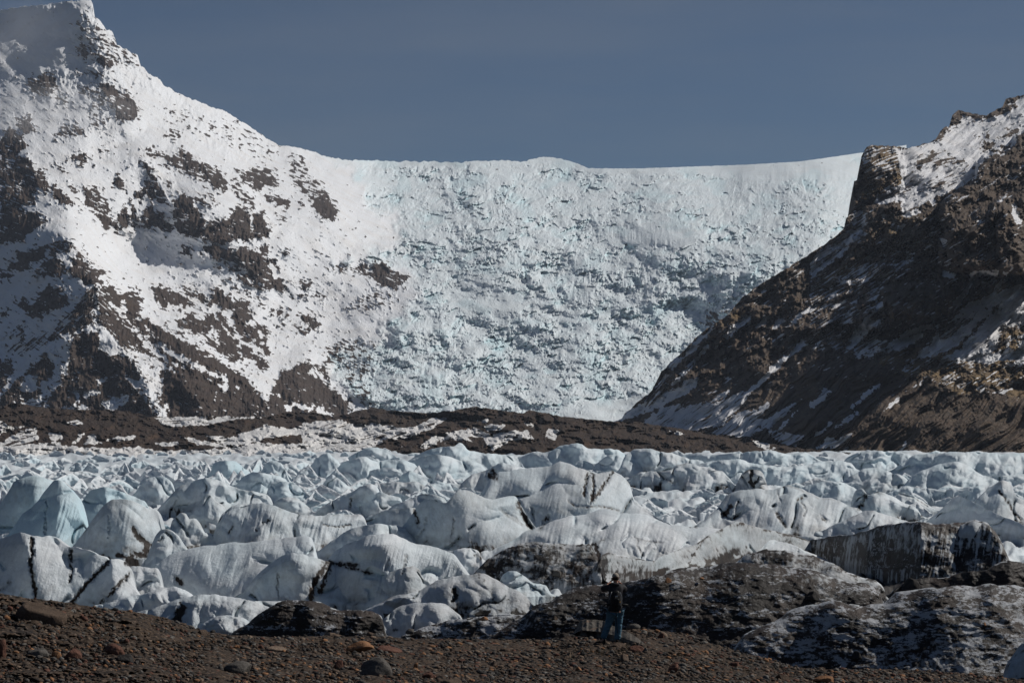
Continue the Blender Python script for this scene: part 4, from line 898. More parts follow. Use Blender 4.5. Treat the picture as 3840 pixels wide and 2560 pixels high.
# base sheet of the glacier tongue
pyr = np.concatenate([np.geomspace(1, 120, 130) + 1655, np.linspace(1780, 2640, 300)])
pxr = np.arange(-260, 4100, 6.0)
PX, PY = np.meshgrid(pxr, pyr)
D = Dpl(PY)
hum = fbm(PX / 60, (PY - 1640) / 14, 3, 401) * .9 + ridged(PX / 90 + PY / 60, (PY - 1640) / 26, 3, 402) * -.8
Zs = Wz(PY, D) + hum * np.interp(D, [60, 150, 400, 1500, 9000], [.15, .5, 1.2, 1.6, 1.6]) - .6
sheet_dirt = .12 + .9 * sstep(-20, 60, PY - np.interp(PX, [0, 1500, 1900, 2500, 3000, 3900], [2300, 2240, 2200, 2150, 2080, 2080]))
o = grid_mesh('glacier_terrain', Wx(PX, D), D, Zs, {'dirt': sheet_dirt + .3 * fbm(PX / 60, PY / 30, 3, 403), 'blue': .15 + .2 * fbm(PX / 50, PY / 12, 2, 404), 'fleck': .38 * sstep(.5, .8, sheet_dirt), 'co': np.stack([Wx(PX, D), D, Zs], -1) * (36 / D)[..., None]}, M_ICE)
tag(o, 'white and pale blue surface of the glacier tongue', kind='structure')
GLACIER = o

# far field of small sunlit seracs, one continuous broken surface made of many short ridges
def serac_field(n, xr, yr, wr, hr, seed, blue, dirt, w=.35):
    rg = np.random.default_rng(seed)
    ys = np.sort(rg.uniform(yr[0], yr[1], n) )
    parts = []
    for y in ys:
        f = (y - 1655) / 200.0
        L = rg.uniform(*wr) * (.25 + 1.25 * f) ; H = rg.uniform(*hr) * (.25 + 1.2 * f)
        x = rg.uniform(*xr)
        m = int(np.clip(L / 3, 7, 60)); tt = np.linspace(0, 1, m)
        pk = rg.uniform(.3, .7)
        prof = np.where(tt < pk, (tt / pk) ** rg.uniform(.5, 1.2), ((1 - tt) / (1 - pk)) ** rg.uniform(.6, 1.4))
        parts.append((x + tt * L, y, y - H * prof * (1 + .15 * fbm(tt * 3, tt * 0 + y, 2, seed))))
    return parts
def field_mesh(name, parts, blue, dirt, w, seed):
    allv, allf, A = [], [], {'dirt': [], 'blue': [], 'fleck': []}
    off = 0
    rg = np.random.default_rng(seed)
    for px, y, pc in parts:
        n = len(px); H = max((y - pc).max(), 2)
        Df = float(Dpl(y)); Hm = (y - pc) / F * Df
        rd = rg.uniform(.25, .9); yaw = rg.normal(0, .9)
        Dc = Df + Hm * rg.uniform(.5, 1.8) + yaw * (px - px.mean()) / F * Df
        Dcb = np.maximum(Dc, Df * .9)
        rows = int(np.clip(H / 2.5, 5, 26)); s = np.linspace(0, 1, rows)[:, None]; an = s * np.pi / 2
        g = (1 - rd) * s + rd * (1 - np.cos(an)); h = (1 - rd) * s + rd * np.sin(an)
        PYl = pc[None] + (y - pc)[None] * g; DD = Dcb[None] + (Df + (Dcb - Dc.mean()) * .6 - Dcb)[None] * h
        PXl = np.broadcast_to(px[None], PYl.shape)
        DD = DD + fbm(PXl / 16, PYl / 11, 3, 500) * 9 * Df / F
        X = Wx(PXl, DD); Z = Wz(PYl, DD)
        nb = 4; u = (np.arange(nb, 0, -1) / nb)[:, None]
        Xb = np.repeat(X[:1], nb, 0); Db = DD[:1] + (Hm[None] * 2.2 + .5) * u; Zb = Z[:1] - (Hm[None] + .8) * u ** 1.6
        X = np.concatenate([Xb, X, X[-1:]], 0); Y = np.concatenate([Db, DD, DD[-1:]], 0); Z = np.concatenate([Zb, Z, Z[-1:] - 1.5], 0)
        r = X.shape[0]
        idx = np.arange(r * n).reshape(r, n) + off
        allf.append(np.stack([idx[:-1, :-1], idx[1:, :-1], idx[1:, 1:], idx[:-1, 1:]], -1).reshape(-1, 4))
        allv.append(np.stack([X, Y, Z], -1).reshape(-1, 3)); off += r * n
        b = blue + rg.uniform(-.2, .3)
        sb = np.concatenate([np.zeros(nb), np.linspace(0, 1, rows), [1]])[:, None] * np.ones((1, n))
        A['blue'].append(np.clip(b * sstep(.05, .5, sb), 0, 1).ravel()); A['dirt'].append(np.full(r * n, dirt + rg.uniform(-.12, .12))); A['fleck'].append(np.zeros(r * n))
    v = np.concatenate(allv); f = np.concatenate(allf)
    me = bpy.data.meshes.new(name)
    me.vertices.add(len(v)); me.vertices.foreach_set('co', v.astype(np.float32).ravel())
    me.loops.add(f.size); me.loops.foreach_set('vertex_index', f.astype(np.int32).ravel())
    me.polygons.add(len(f)); me.polygons.foreach_set('loop_start', np.arange(0, f.size, 4, dtype=np.int32)); me.polygons.foreach_set('loop_total', np.full(len(f), 4, dtype=np.int32))
    me.polygons.foreach_set('use_smooth', np.full(len(f), True)); me.update(calc_edges=True)
    for k in A:
        at = me.attributes.new(k, 'FLOAT', 'POINT'); at.data.foreach_set('value', np.concatenate(A[k]).astype(np.float32))
    at = me.attributes.new('co', 'FLOAT_VECTOR', 'POINT'); at.data.foreach_set('vector', (v * (36 / v[:, 1:2])).astype(np.float32).ravel())
    me.materials.append(M_ICE)
    o = bpy.data.objects.new(name, me); COL.objects.link(o)
    return o
P1 = serac_field(110, (-60, 1750), (1688, 1760), (30, 110), (8, 30), 3, .6, .05) + serac_field(170, (-60, 1700), (1750, 1880), (40, 120), (12, 44), 13, .6, .05)
P1 += serac_field(60, (700, 1700), (1740, 1850), (40, 120), (30, 60), 4, .6, .05)
tag(field_mesh('serac_field', P1, .22, .02, .3, 31), 'wide field of small broken sunlit ice blocks', kind='stuff')
P2 = serac_field(70, (1650, 3900), (1700, 1790), (60, 200), (10, 30), 5, .6, .05) + serac_field(60, (1000, 3900), (1780, 1950), (50, 130), (12, 28), 6, .5, .2)
tag(field_mesh('ice_hummock_field', P2, .25, .14, .5, 32), 'low blue ice hummocks between the larger ridges', kind='stuff')

P3 = serac_field(26, (-60, 2300), (1840, 2080), (22, 60), (7, 18), 23, .6, .05) + serac_field(40, (2300, 3900), (1840, 1960), (30, 80), (8, 20), 24, .6, .05)
tag(field_mesh('ice_block_field', P3, .22, .16, .3, 33), 'small tumbled ice blocks lodged between the big ridges', kind='stuff')
ICE = [  # frame, wall/flat, round, dirt, blue, fleck, foot row, crest, label
 ('B', .35, .8, .05, .55, 0, 372, '140 330 200 290 250 268 310 265 370 275 410 300 430 330', None),
 ('B', .35, .8, .08, .5, 0, 392, '530 310 620 270 700 255 735 262 770 238 800 245 812 280 900 290 1000 300 1080 308 1110 330 1125 375', None),
 ('B', .4, .8, .06, .5, 0, 372, '1100 320 1180 290 1250 292 1330 255 1400 242 1450 250 1490 275 1580 268 1650 275 1700 300', None),
 ('C', .4, .8, .04, .5, 0, 380, '150 320 200 300 280 296 300 308 450 295 560 288 640 280 700 290 760 300 860 292', None),
 ('C', .4, .9, .04, .5, 0, 400, '1060 350 1110 310 1150 288 1200 280 1350 282 1420 295 1480 330 1520 370', 'broad rounded pale blue hump of ice below the grooved talus slope'),
 ('C', .5, .8, .04, .5, 0, 430, '1450 310 1500 298 1600 302 1700 290 1730 295 1800 283 1900 300 1980 296 2120 310', None),
 ('C', .45, .8, .05, .55, 0, 452, '280 350 350 338 480 330 520 335 560 355 700 372 850 362 950 342 1060 335 1110 345 1140 380', None),
 ('A', .3, .6, .05, .65, 0, 470, '1170 400 1180 350 1250 338 1300 340 1340 362 1380 400 1420 420', None),
 ('A', .3, .5, .05, .6, 0, 480, '1440 420 1470 360 1510 340 1560 350 1590 400 1600 440', None),
 ('A', .3, .5, .04, .6, 0, 420, '1710 380 1750 330 1780 300 1820 290 1850 320 1880 350 1900 380', None),
 ('A', .3, .7, .05, .6, 0, 520, '1310 470 1340 430 1400 395 1440 405 1500 415 1560 430 1590 440 1600 480', 'blue grey ice block with a flat top behind the long streaked ridge'),
 ('A', .3, .7, .1, .45, 0, 560, '760 500 790 450 850 425 900 420 940 440 960 470 960 500 980 540', None),
 ('A', .3, .5, .05, .6, 0, 560, '1480 540 1485 480 1560 450 1620 450 1660 480 1690 520 1800 530 1850 560', None),
 ('A', .3, .2, .03, .5, 0, 545, '1790 470 1830 415 1860 420 1900 450 1960 500', 'bright pointed pale blue ice slab catching the sun among darker blocks'),
 ('A', .35, .7, .05, .55, 0, 470, '1870 380 1900 340 1990 320 2030 318 2071 340 2150 330 2300 350', None),
 ('B', .35, .7, .08, .55, 0, 462, '150 370 210 338 260 314 300 322 330 345 400 320 470 345 560 312 640 300 720 320 780 330 860 342 900 358 930 395', 'long pale blue ice wall crossing the middle of the ice field'),
 ('B', .35, .8, .06, .5, 0, 402, '1430 340 1460 328 1520 355 1600 308 1655 300 1690 328 1700 350', None),
 ('B', .45, .9, .15, .35, 0, 412, '1660 390 1690 310 1740 272 1850 275 1950 300 2050 325 2120 340', None),
 ('B', .3, .6, .06, .5, 0, 472, '190 440 260 400 320 380 380 372 430 383 470 415 490 445', None),
 ('B', .3, .3, .05, .6, 0, 530, '455 410 500 390 600 430 700 468 725 462 735 500', 'narrow slanting blue ice wedge in the middle of the ice field'),
 ('C', .5, .8, .06, .5, 0, 505, '1400 480 1450 430 1500 400 1600 350 1700 343 1770 368 1850 425 1950 420 2120 405', 'big smooth pale blue ice dome with two low summits'),
 ('C', .5, .85, .05, .55, 0, 590, '860 480 920 458 980 448 1060 450 1120 478 1180 530 1200 560', 'smooth pale blue hollowed ice bank behind the jagged grey blocks'),
 ('C', .45, .8, .15, .4, 0, 500, '1080 440 1180 380 1260 370 1330 400 1400 420 1440 450', None),
 ('C', .5, .8, .08, .5, 0, 560, '1350 500 1420 480 1560 490 1600 500 1700 490 1850 470 1950 480', None),
 ('B', .45, .9, .22, .3, 0, 520, '700 470 780 468 850 420 950 378 1010 340 1050 365 1150 375 1215 368 1240 390', None),
 ('C', .5, .9, .24, .25, 0, 480, '-60 400 0 393 100 392 150 355 200 348 300 368 400 398 440 440 470 480', None),
 ('A', .3, .75, .22, .35, 0, 625, '880 605 940 540 1000 480 1080 450 1140 427 1200 440 1260 465 1330 490 1400 510 1450 540', 'grey layered ice hump with fine horizontal ash lines'),
 ('A', .3, .8, .22, .35, 0, 605, '1265 560 1290 520 1350 508 1400 503 1470 518 1505 548 1515 585', None),
 ('A', .3, .8, .26, .3, 0, 655, '1505 590 1550 548 1600 536 1650 550 1700 580 1745 625', None),
 ('B', .3, .8, .2, .35, 0, 655, '-20 620 60 560 160 518 220 482 280 466 315 482 330 520', None),
 ('B', .4, .9, .34, .2, 0, 542, '285 490 300 465 360 458 430 449 475 455 520 450 600 478 628 500 620 530', 'pair of low round ash stained ice boulder humps'),
 ('B', .3, .7, .2, .35, 0, 655, '130 640 220 578 290 520 340 508 400 528 450 548 460 580', None),
 ('B', .35, .8, .26, .3, 0, 682, '340 640 420 580 480 560 550 520 640 522 690 545', None),
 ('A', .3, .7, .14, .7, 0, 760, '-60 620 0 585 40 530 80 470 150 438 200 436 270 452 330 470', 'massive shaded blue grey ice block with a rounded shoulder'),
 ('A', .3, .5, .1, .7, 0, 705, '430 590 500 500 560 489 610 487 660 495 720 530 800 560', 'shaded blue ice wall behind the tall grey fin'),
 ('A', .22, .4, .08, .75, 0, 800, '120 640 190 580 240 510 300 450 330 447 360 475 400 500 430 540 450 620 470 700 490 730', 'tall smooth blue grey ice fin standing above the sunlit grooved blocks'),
 ('A', .3, .5, .3, .3, 0, 720, '1040 655 1090 590 1140 515 1168 522 1190 560 1230 585 1250 610 1255 650', None),
 ('A', .3, .7, .45, .2, 0, 600, '1190 575 1210 540 1250 520 1270 540 1280 580', None),
 ('A', .35, .85, .25, .35, 0, 832, '930 760 955 660 1000 622 1030 626 1040 665 1080 655 1110 690 1130 735 1180 750', None),
 ('B', .62, .9, .2, .25, 0, 730, '880 560 950 440 1000 402 1080 386 1200 380 1280 375 1330 352 1400 363 1480 390 1530 410 1620 408 1680 438 1725 485 1735 540', 'large white ice dome with a deep cracked notch in its flank'),
 ('A', .28, .5, .24, .35, 0, 885, '395 820 480 720 560 620 620 565 680 547 740 560 800 588 860 600 885 635 890 700', 'large grey pyramid of ice with a black ash cave at its foot'),
 ('C', .4, .6, .5, .15, 0, 520, '470 480 510 400 560 385 620 400 650 470 640 500', 'small dirty cluster of jagged ice with black gaps'),
 ('C', .7, .8, .22, .2, 0, 760, '430 520 560 500 640 500 700 488 760 468 850 498 950 540 1050 560 1150 600 1200 640', None),
 ('C', .3, .7, .25, .35, 0, 665, '340 650 390 580 450 545 500 553 570 588 640 640', None),
 ('C', .35, .9, .14, .45, 0, 695, '800 650 830 600 860 550 900 536 945 545 980 590 1000 650', 'round faced pale ice block with a smooth shaded front'),
 ('C', .35, .5, .22, .35, 0, 675, '1110 620 1140 500 1175 494 1205 530 1230 515 1260 503 1320 528 1400 568 1480 600 1500 645', None),
 ('C', .4, .8, .2, .4, 0, 620, '1320 560 1350 530 1400 514 1460 528 1540 585', None),
 ('C', .35, .4, .25, .2, 0, 700, '1780 620 1800 560 1880 488 1950 449 2000 468 2020 520 2080 560 2150 580', 'steep sharp ice fin with dark diagonal ash lines at the edge of view'),
 ('C', .45, .3, .16, .15, 0, '1500 690 1700 720 2071 780', '1500 690 1560 650 1620 600 1680 545 1712 529 1760 550 1850 600 1950 640 2100 710', 'sharp white ice ridge with a shaded flank beside the black mound'),
 ('A', .4, .8, .26, .3, 0, 834, '1160 800 1200 700 1225 635 1270 600 1330 580 1400 571 1500 590 1560 612 1650 630 1800 650 1900 648 2000 643 2022 660 2035 700', 'long flat topped grey ice ridge streaked with vertical ash lines'),
 ('B', .3, .7, .3, .3, 0, 765, '235 690 260 650 330 620 440 598 530 598 560 620', None),
 ('C', .55, .7, .24, .15, 0, 765, '840 755 950 720 1100 660 1190 612 1235 610 1300 638 1450 680 1600 700', 'white ice slope rising to a small sharp crest before the black mound'),
 ('B', .9, .8, .1, .12, 0, 900, '1120 740 1250 690 1400 640 1550 618 1700 620 1850 650 1950 690 2071 700 2300 720 2500 760 2700 840', 'broad gently rolling white ice slope with fine grooves'),
 ('B', .3, .8, .2, .4, 0, 880, '510 640 545 585 580 562 620 560 650 570 700 575 730 545 765 508 800 495 840 500 880 530 950 550 1030 540 1085 535 1110 580 1160 650 1210 720', 'high shaded grey ice wall with a rounded top and faint cracks'),
 ('B', .7, .9, .08, .15, 0, 875, '915 860 980 770 1030 735 1100 728 1180 745 1300 775 1420 820', 'smooth white ice shoulder beneath the cracked dome'),
 ('B', .75, .8, .1, .1, 0, 895, '1515 800 1560 758 1640 722 1750 720 1850 760 1950 790 2071 800 2200 850', 'bright rounded white ice hump with fine parallel lines'),
 ('A', .28, .8, .26, .4, 0, 935, '800 920 830 840 860 760 890 710 940 714 980 748 1010 790 1045 845', 'small rounded blue grey ice cone with an ash stained middle'),
 ('A', .55, .9, .06, .2, 0, 1105, '865 960 885 905 940 865 1000 840 1150 810 1300 790 1450 780 1600 765 1680 754 1725 765 1740 810 1760 900', 'long rounded white ice whaleback with scalloped sunlit flank'),
 ('B', .4, .9, .12, .3, 0, 880, '-40 860 60 790 160 720 260 690 340 684 420 695 480 720 520 770 545 800', None),
 ('A', .3, .8, .14, .3, 0, 1140, '1350 1060 1400 1000 1450 960 1540 890 1620 854 1680 858 1750 878 1820 890 1900 960', 'pale ice bank with a black ash gully down its face'),
 ('B', .42, .85, .1, .25, 0, 1140, '-70 960 -20 910 40 885 100 830 180 778 260 748 330 744 420 755 500 790 560 800 640 815 700 830 750 860', 'large rounded white ice dome with long vertical melt grooves'),
 ('B', .4, .9, .08, .1, 0, 925, '600 910 640 860 740 830 830 818 880 833 898 880', None),
 ('B', .35, .7, .3, .3, 0, 1142, '190 1080 270 1000 380 960 470 925 510 917 555 933 560 980 600 1000', 'low slanting ice ledge with dark lines and a bright tip'),
 ('B', .35, .7, .26, .3, 0, 1110, '430 1090 500 1020 560 960 620 915 655 900 720 930 800 960', None),
 ('A', .28, .7, .10, .12, 0, '0 1120 620 1130', '-60 790 0 768 60 758 120 742 180 750 230 755 270 745 310 760 380 800 440 820 520 840 580 868 606 895 625 960', 'row of sunlit white ice blocks split by black vertical clefts'),
 ('A', .35, .7, .12, .1, 0, 1140, '390 1120 450 1050 520 960 600 895 660 884 700 900 720 935 725 1000', 'slanting white ice slab between two black diagonal seams'),
 ('A', .4, .7, .2, .1, 0, 1110, '570 1110 640 1020 720 932 780 928 830 940 870 930 885 960 890 1030', None),
 ('A', .5, .9, .08, .2, 0, 1185, '530 1140 700 1100 800 1070 900 1040 970 1034 1030 1060 1080 1095', None),
 ('A', .55, .8, .18, .2, 0, 1295, '740 1180 900 1140 1000 1110 1100 1090 1200 1084 1300 1098 1450 1110 1600 1118 1750 1150', 'low white ice bank with a black hollow above the gravel edge'),
 ('A', .5, .8, .18, .15, 0, 1310, '1090 1280 1130 1235 1200 1200 1280 1190 1360 1210 1420 1260', None),
 ('B', .35, .8, .12, .55, 0, 1090, '980 1040 1010 970 1050 950 1095 950 1140 978 1180 1010 1260 1030 1275 1070', 'small translucent blue green ice block on the dirty slope'),
]
DEBRIS = [
 ('C', .5, .95, .84, .1, .40, '830 830 1000 870 1200 940 1500 985 1990 990', '830 790 900 768 1000 752 1140 740 1300 690 1480 670 1600 690 1700 680 1800 665 1870 678 1920 745 1960 815 1990 890', 'black overhanging ice mound striped with pale vertical melt streaks', 0),
 ('C', .35, .9, .42, .1, .12, 985, '1690 760 1720 700 1790 672 1860 685 1915 750 1955 820 1992 900', 'pale dimpled ice flank at the end of the striped black mound', 0),
 ('C', .45, .6, .5, .3, .25, '0 960 400 910 850 850', '-30 930 60 870 130 842 250 798 350 740 430 692 480 674 540 688 620 718 760 750 850 765 900 790', 'grey ice fin speckled with ash rising to a blunt point', 0),
 ('B', .42, .8, .78, .05, .40, 1012, '830 990 870 940 930 880 1040 820 1110 790 1200 785 1350 797 1500 798 1530 850 1560 920 1575 1000', 'brown speckled ice mound with layered bands behind the hiker', 0),
 ('B', .35, .7, .70, .15, .28, '1560 1010 1830 960 2071 870', '1560 860 1600 842 1700 868 1830 890 1950 888 2000 850 2080 810', 'brown banded ice wall beyond the dark cleft', 0),
 ('B', .5, .8, .35, .1, .0, 1192, '230 1180 400 1100 560 1050 650 1000 760 985 850 975 920 969 960 990 1050 1038 1140 1088 1175 1130', 'white ice mound mottled with black ash near the gravel edge', 0),
 ('B', .45, .8, .28, .1, .0, 1312, '320 1300 350 1215 420 1150 500 1130 600 1120 700 1140 780 1200 800 1240', 'white lobed ice front reaching the gravel edge', 0),
 ('C', .5, .7, .72, .1, .36, 1180, '470 900 540 850 620 830 750 828 900 860 1000 900 1100 960 1250 1000 1300 1040 1300 1080', 'dark ice swell topped with greyish white patches', 0),
 ('C', .4, .8, .98, .0, .26, 1100, '1400 1010 1480 985 1600 988 1750 950 1870 940 1940 900 1990 884 2100 912', 'black gravel hummock beneath the striped overhanging mound', 0),
 ('B', .48, .85, .95, .0, .43, 1390, '1120 1200 1180 1140 1250 1118 1400 1050 1500 1022 1600 1020 1750 1000 1900 965 2071 925 2200 905 2400 900 2550 910 2700 940 2850 980 3000 1010 3110 1050 3120 1110', 'wide dark gravel covered ice mound streaked white behind the hiker', 0),
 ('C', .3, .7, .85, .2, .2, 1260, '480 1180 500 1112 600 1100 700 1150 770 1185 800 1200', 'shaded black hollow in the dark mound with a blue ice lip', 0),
 ('C', .5, .85, .90, .0, .50, 1530, '430 1440 520 1300 650 1240 780 1170 900 1130 1050 1108 1200 1150 1300 1130 1380 1060 1500 1045 1700 1030 1900 1020 2100 1040 2400 1080 2700 1200', 'dark gravel mound heavily flecked with white ice above the gravel shore', 0),
 ('C', .4, .8, .32, .1, .0, 1420, '960 1400 1020 1350 1100 1335 1200 1318 1300 1320 1400 1345 1440 1370', 'white ice patch exposed low on the dark flecked mound', 0),
 ('A', .4, .8, .98, .0, .42, 1345, '1245 1320 1290 1288 1350 1250 1430 1190 1520 1130 1600 1107 1700 1110 1780 1120 1850 1150 1900 1165 2000 1163 2071 1170 2120 1200 2140 1300', 'black gravel mound with a smooth shaded flank beside the white ice front', 0),
 ('B', .5, .85, .95, .0, .52, 1365, '400 1330 560 1262 700 1222 850 1202 1000 1195 1150 1190 1300 1218 1420 1250 1460 1300', 'low dark mound densely flecked with white in front of the mottled ice', 0),
 ('C', .4, .8, 1.0, .0, .22, 1520, '1250 1500 1290 1450 1340 1400 1440 1350 1510 1320 1650 1340 1800 1368 1900 1420 2000 1500', 'black rounded gravel mound closest to the gravel shore', 0),
 ('C', .3, .6, .4, .6, .0, 1580, '1970 1520 1990 1450 2030 1400 2071 1350 2140 1330 2200 1400', 'blue grey ice lump at the edge of the gravel shore', 0),
 ('C', .4, .9, -.3, .0, .0, 1085, '1150 1060 1165 1000 1190 990 1215 1020 1235 1050', 'single bright white snow patch on the dark swell', 0),
]
rest = []
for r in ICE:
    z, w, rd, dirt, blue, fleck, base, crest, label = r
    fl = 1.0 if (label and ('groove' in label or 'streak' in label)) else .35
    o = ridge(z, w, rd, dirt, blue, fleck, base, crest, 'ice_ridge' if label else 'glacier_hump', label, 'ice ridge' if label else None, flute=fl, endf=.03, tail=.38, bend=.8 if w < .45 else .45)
    if not label: rest.append(o)
for r in DEBRIS:
    z, w, rd, dirt, blue, fleck, base, crest, label, _ = r
    nm = 'debris_mound' if dirt > .6 else ('snow_patch' if dirt < 0 else 'ice_ridge')
    ridge(z, w, rd, dirt, blue, fleck, base, crest, nm, label, nm.replace('_', ' '), flute=1.2 if 'melt streaks' in label else .2, rough=.6 if dirt > .6 else .8, endf=.03, tail=.22, bend=0 if 'melt streaks' in label else .3)
for o in rest:
    tag(o, 'unnamed rise of the glacier surface', kind='structure'); del o['label']
    o.name = 'glacier_terrain'

# ------------------------------------------------------------------ gravel shore in front
edge = np.concatenate([pts('A', '-120 1062 0 1070 90 1085 150 1095 330 1115 500 1142 750 1172 900 1200 1000 1232 1130 1280 1260 1298 1500 1312 1770 1306'),
                       pts('B', '300 1310 500 1322 800 1322 1100 1325 1300 1328 1420 1300 1600 1290 1750 1262'), pts('C', '0 1272 200 1292 350 1350 470 1388 650 1432 800 1480 1000 1490 1300 1490 1700 1510 2071 1552 2260 1560')])
EDGE_D = np.array([[-80, 44], [500, 47], [900, 52], [1500, 56], [2300, 60], [2700, 58], [3000, 53], [3900, 50]])
G_px = np.arange(-110, 3960, 4.0)
G_top = columns(edge, G_px, 3) + fbm(G_px / 60, G_px * 0, 4, 601) * 5 + fbm(G_px / 14, G_px * 0, 3, 602) * 2
G_Dt = columns(EDGE_D, G_px, 6)
def gD(px, py):
    """distance of the shore surface seen at a photo pixel"""
    e = np.interp(px, G_px, G_top); dt = np.interp(px, G_px, G_Dt)
    q = np.clip((2640 - py) / (2640 - e), 0, 1.2)
    return 31 + (dt - 31) * q ** 1.25
PX, PY = relief_grid(G_px, G_top, np.full(G_px.shape, 2660.0), 190)
D = gD(PX, PY)
D = D + (fbm(PX / 150, PY / 50, 4, 603) * .9 + fbm(PX / 40, PY / 16, 3, 604) * .35 + fbm(PX / 12, PY / 6, 3, 605) * .14) * sstep(0, 20, PY - G_top)
X, Y, Z, nb = with_back(PX, PY, D, [(.4, .1), (1.5, .8), (5, 4)])
o = grid_mesh('ground', X, Y, Z, {}, M_GRAVEL)
tag(o, 'dark brown gravel shore of the moraine scattered with stones', kind='structure')
def gpt(px, py):
    D = float(gD(px, py)); return Vector((Wx(px, D), D, Wz(py, D)))

# ground under everything, out to the horizon
gb = bmesh.new()
for x, y in ((-9000, 8), (9000, 8), (14000, 14000), (-14000, 14000)):
    gb.verts.new((x, y, -16 if y < 100 else -60))
gb.faces.new(gb.verts)
bmesh.ops.subdivide_edges(gb, edges=gb.edges[:], cuts=30, use_grid_fill=True)
me = bpy.data.meshes.new('valley_floor'); gb.to_mesh(me); gb.free(); me.materials.append(M_GRAVEL)
o = bpy.data.objects.new('valley_floor_ground', me); COL.objects.link(o); tag(o, 'gravel valley floor beneath the glacier', kind='structure')

# ------------------------------------------------------------------ boulders and stones
ST = {
 'grey': mat_stone('grey_basalt', (.060, .056, .052), (.120, .110, .100)), 'lgrey': mat_stone('pale_grey_stone', (.095, .09, .085), (.18, .17, .155)),
 'red': mat_stone('red_scoria', (.075, .035, .028), (.15, .078, .055)), 'orange': mat_stone('orange_stone', (.17, .085, .045), (.30, .16, .085)),
 'brown': mat_stone('brown_basalt', (.055, .040, .031), (.115, .083, .062)), 'dark': mat_stone('black_basalt', (.018, .017, .017), (.045, .042, .040)),
 'tan': mat_stone('tan_stone', (.12, .09, .07), (.21, .155, .115)), 'slab': mat_stone('weathered_slab', (.070, .063, .056), (.125, .112, .098), 2.0, (.17, .12, .09))}

def rock_mesh(name, sx, sy, sz, seed, mat, sub=3, ang=.35, cuts=7, flat=.25):
    rg = np.random.default_rng(seed)
    bm = bmesh.new(); bmesh.ops.create_icosphere(bm, subdivisions=sub, radius=1)
    v = np.array([q.co[:] for q in bm.verts])
    for _ in range(cuts):                      # chop planar faces
        n = rg.normal(size=3); n /= np.linalg.norm(n); d = rg.uniform(1 - ang - .25, 1 - ang * .2)
        t = v @ n - d
        v = v - np.where(t > 0, t, 0)[:, None] * n * .96
    a = fbm(v[:, 0] * 1.3 + seed, v[:, 1] * 1.3 + v[:, 2], 3, seed) * .12 + fbm(v[:, 0] * 4 + v[:, 2] * 3, v[:, 1] * 4 - v[:, 2] * 3, 3, seed + 4) * .045
    v = v * (1 + a)[:, None]
    v[:, 2] = np.where(v[:, 2] < -flat, -flat + (v[:, 2] + flat) * .3, v[:, 2])
    v = v * np.array([sx, sy, sz])
    for q, c in zip(bm.verts, v): q.co = c
    me = bpy.data.meshes.new(name); bm.to_mesh(me); bm.free()
    me.polygons.foreach_set('use_smooth', np.full(len(me.polygons), sub >= 3))
    me.materials.append(mat)
    return me

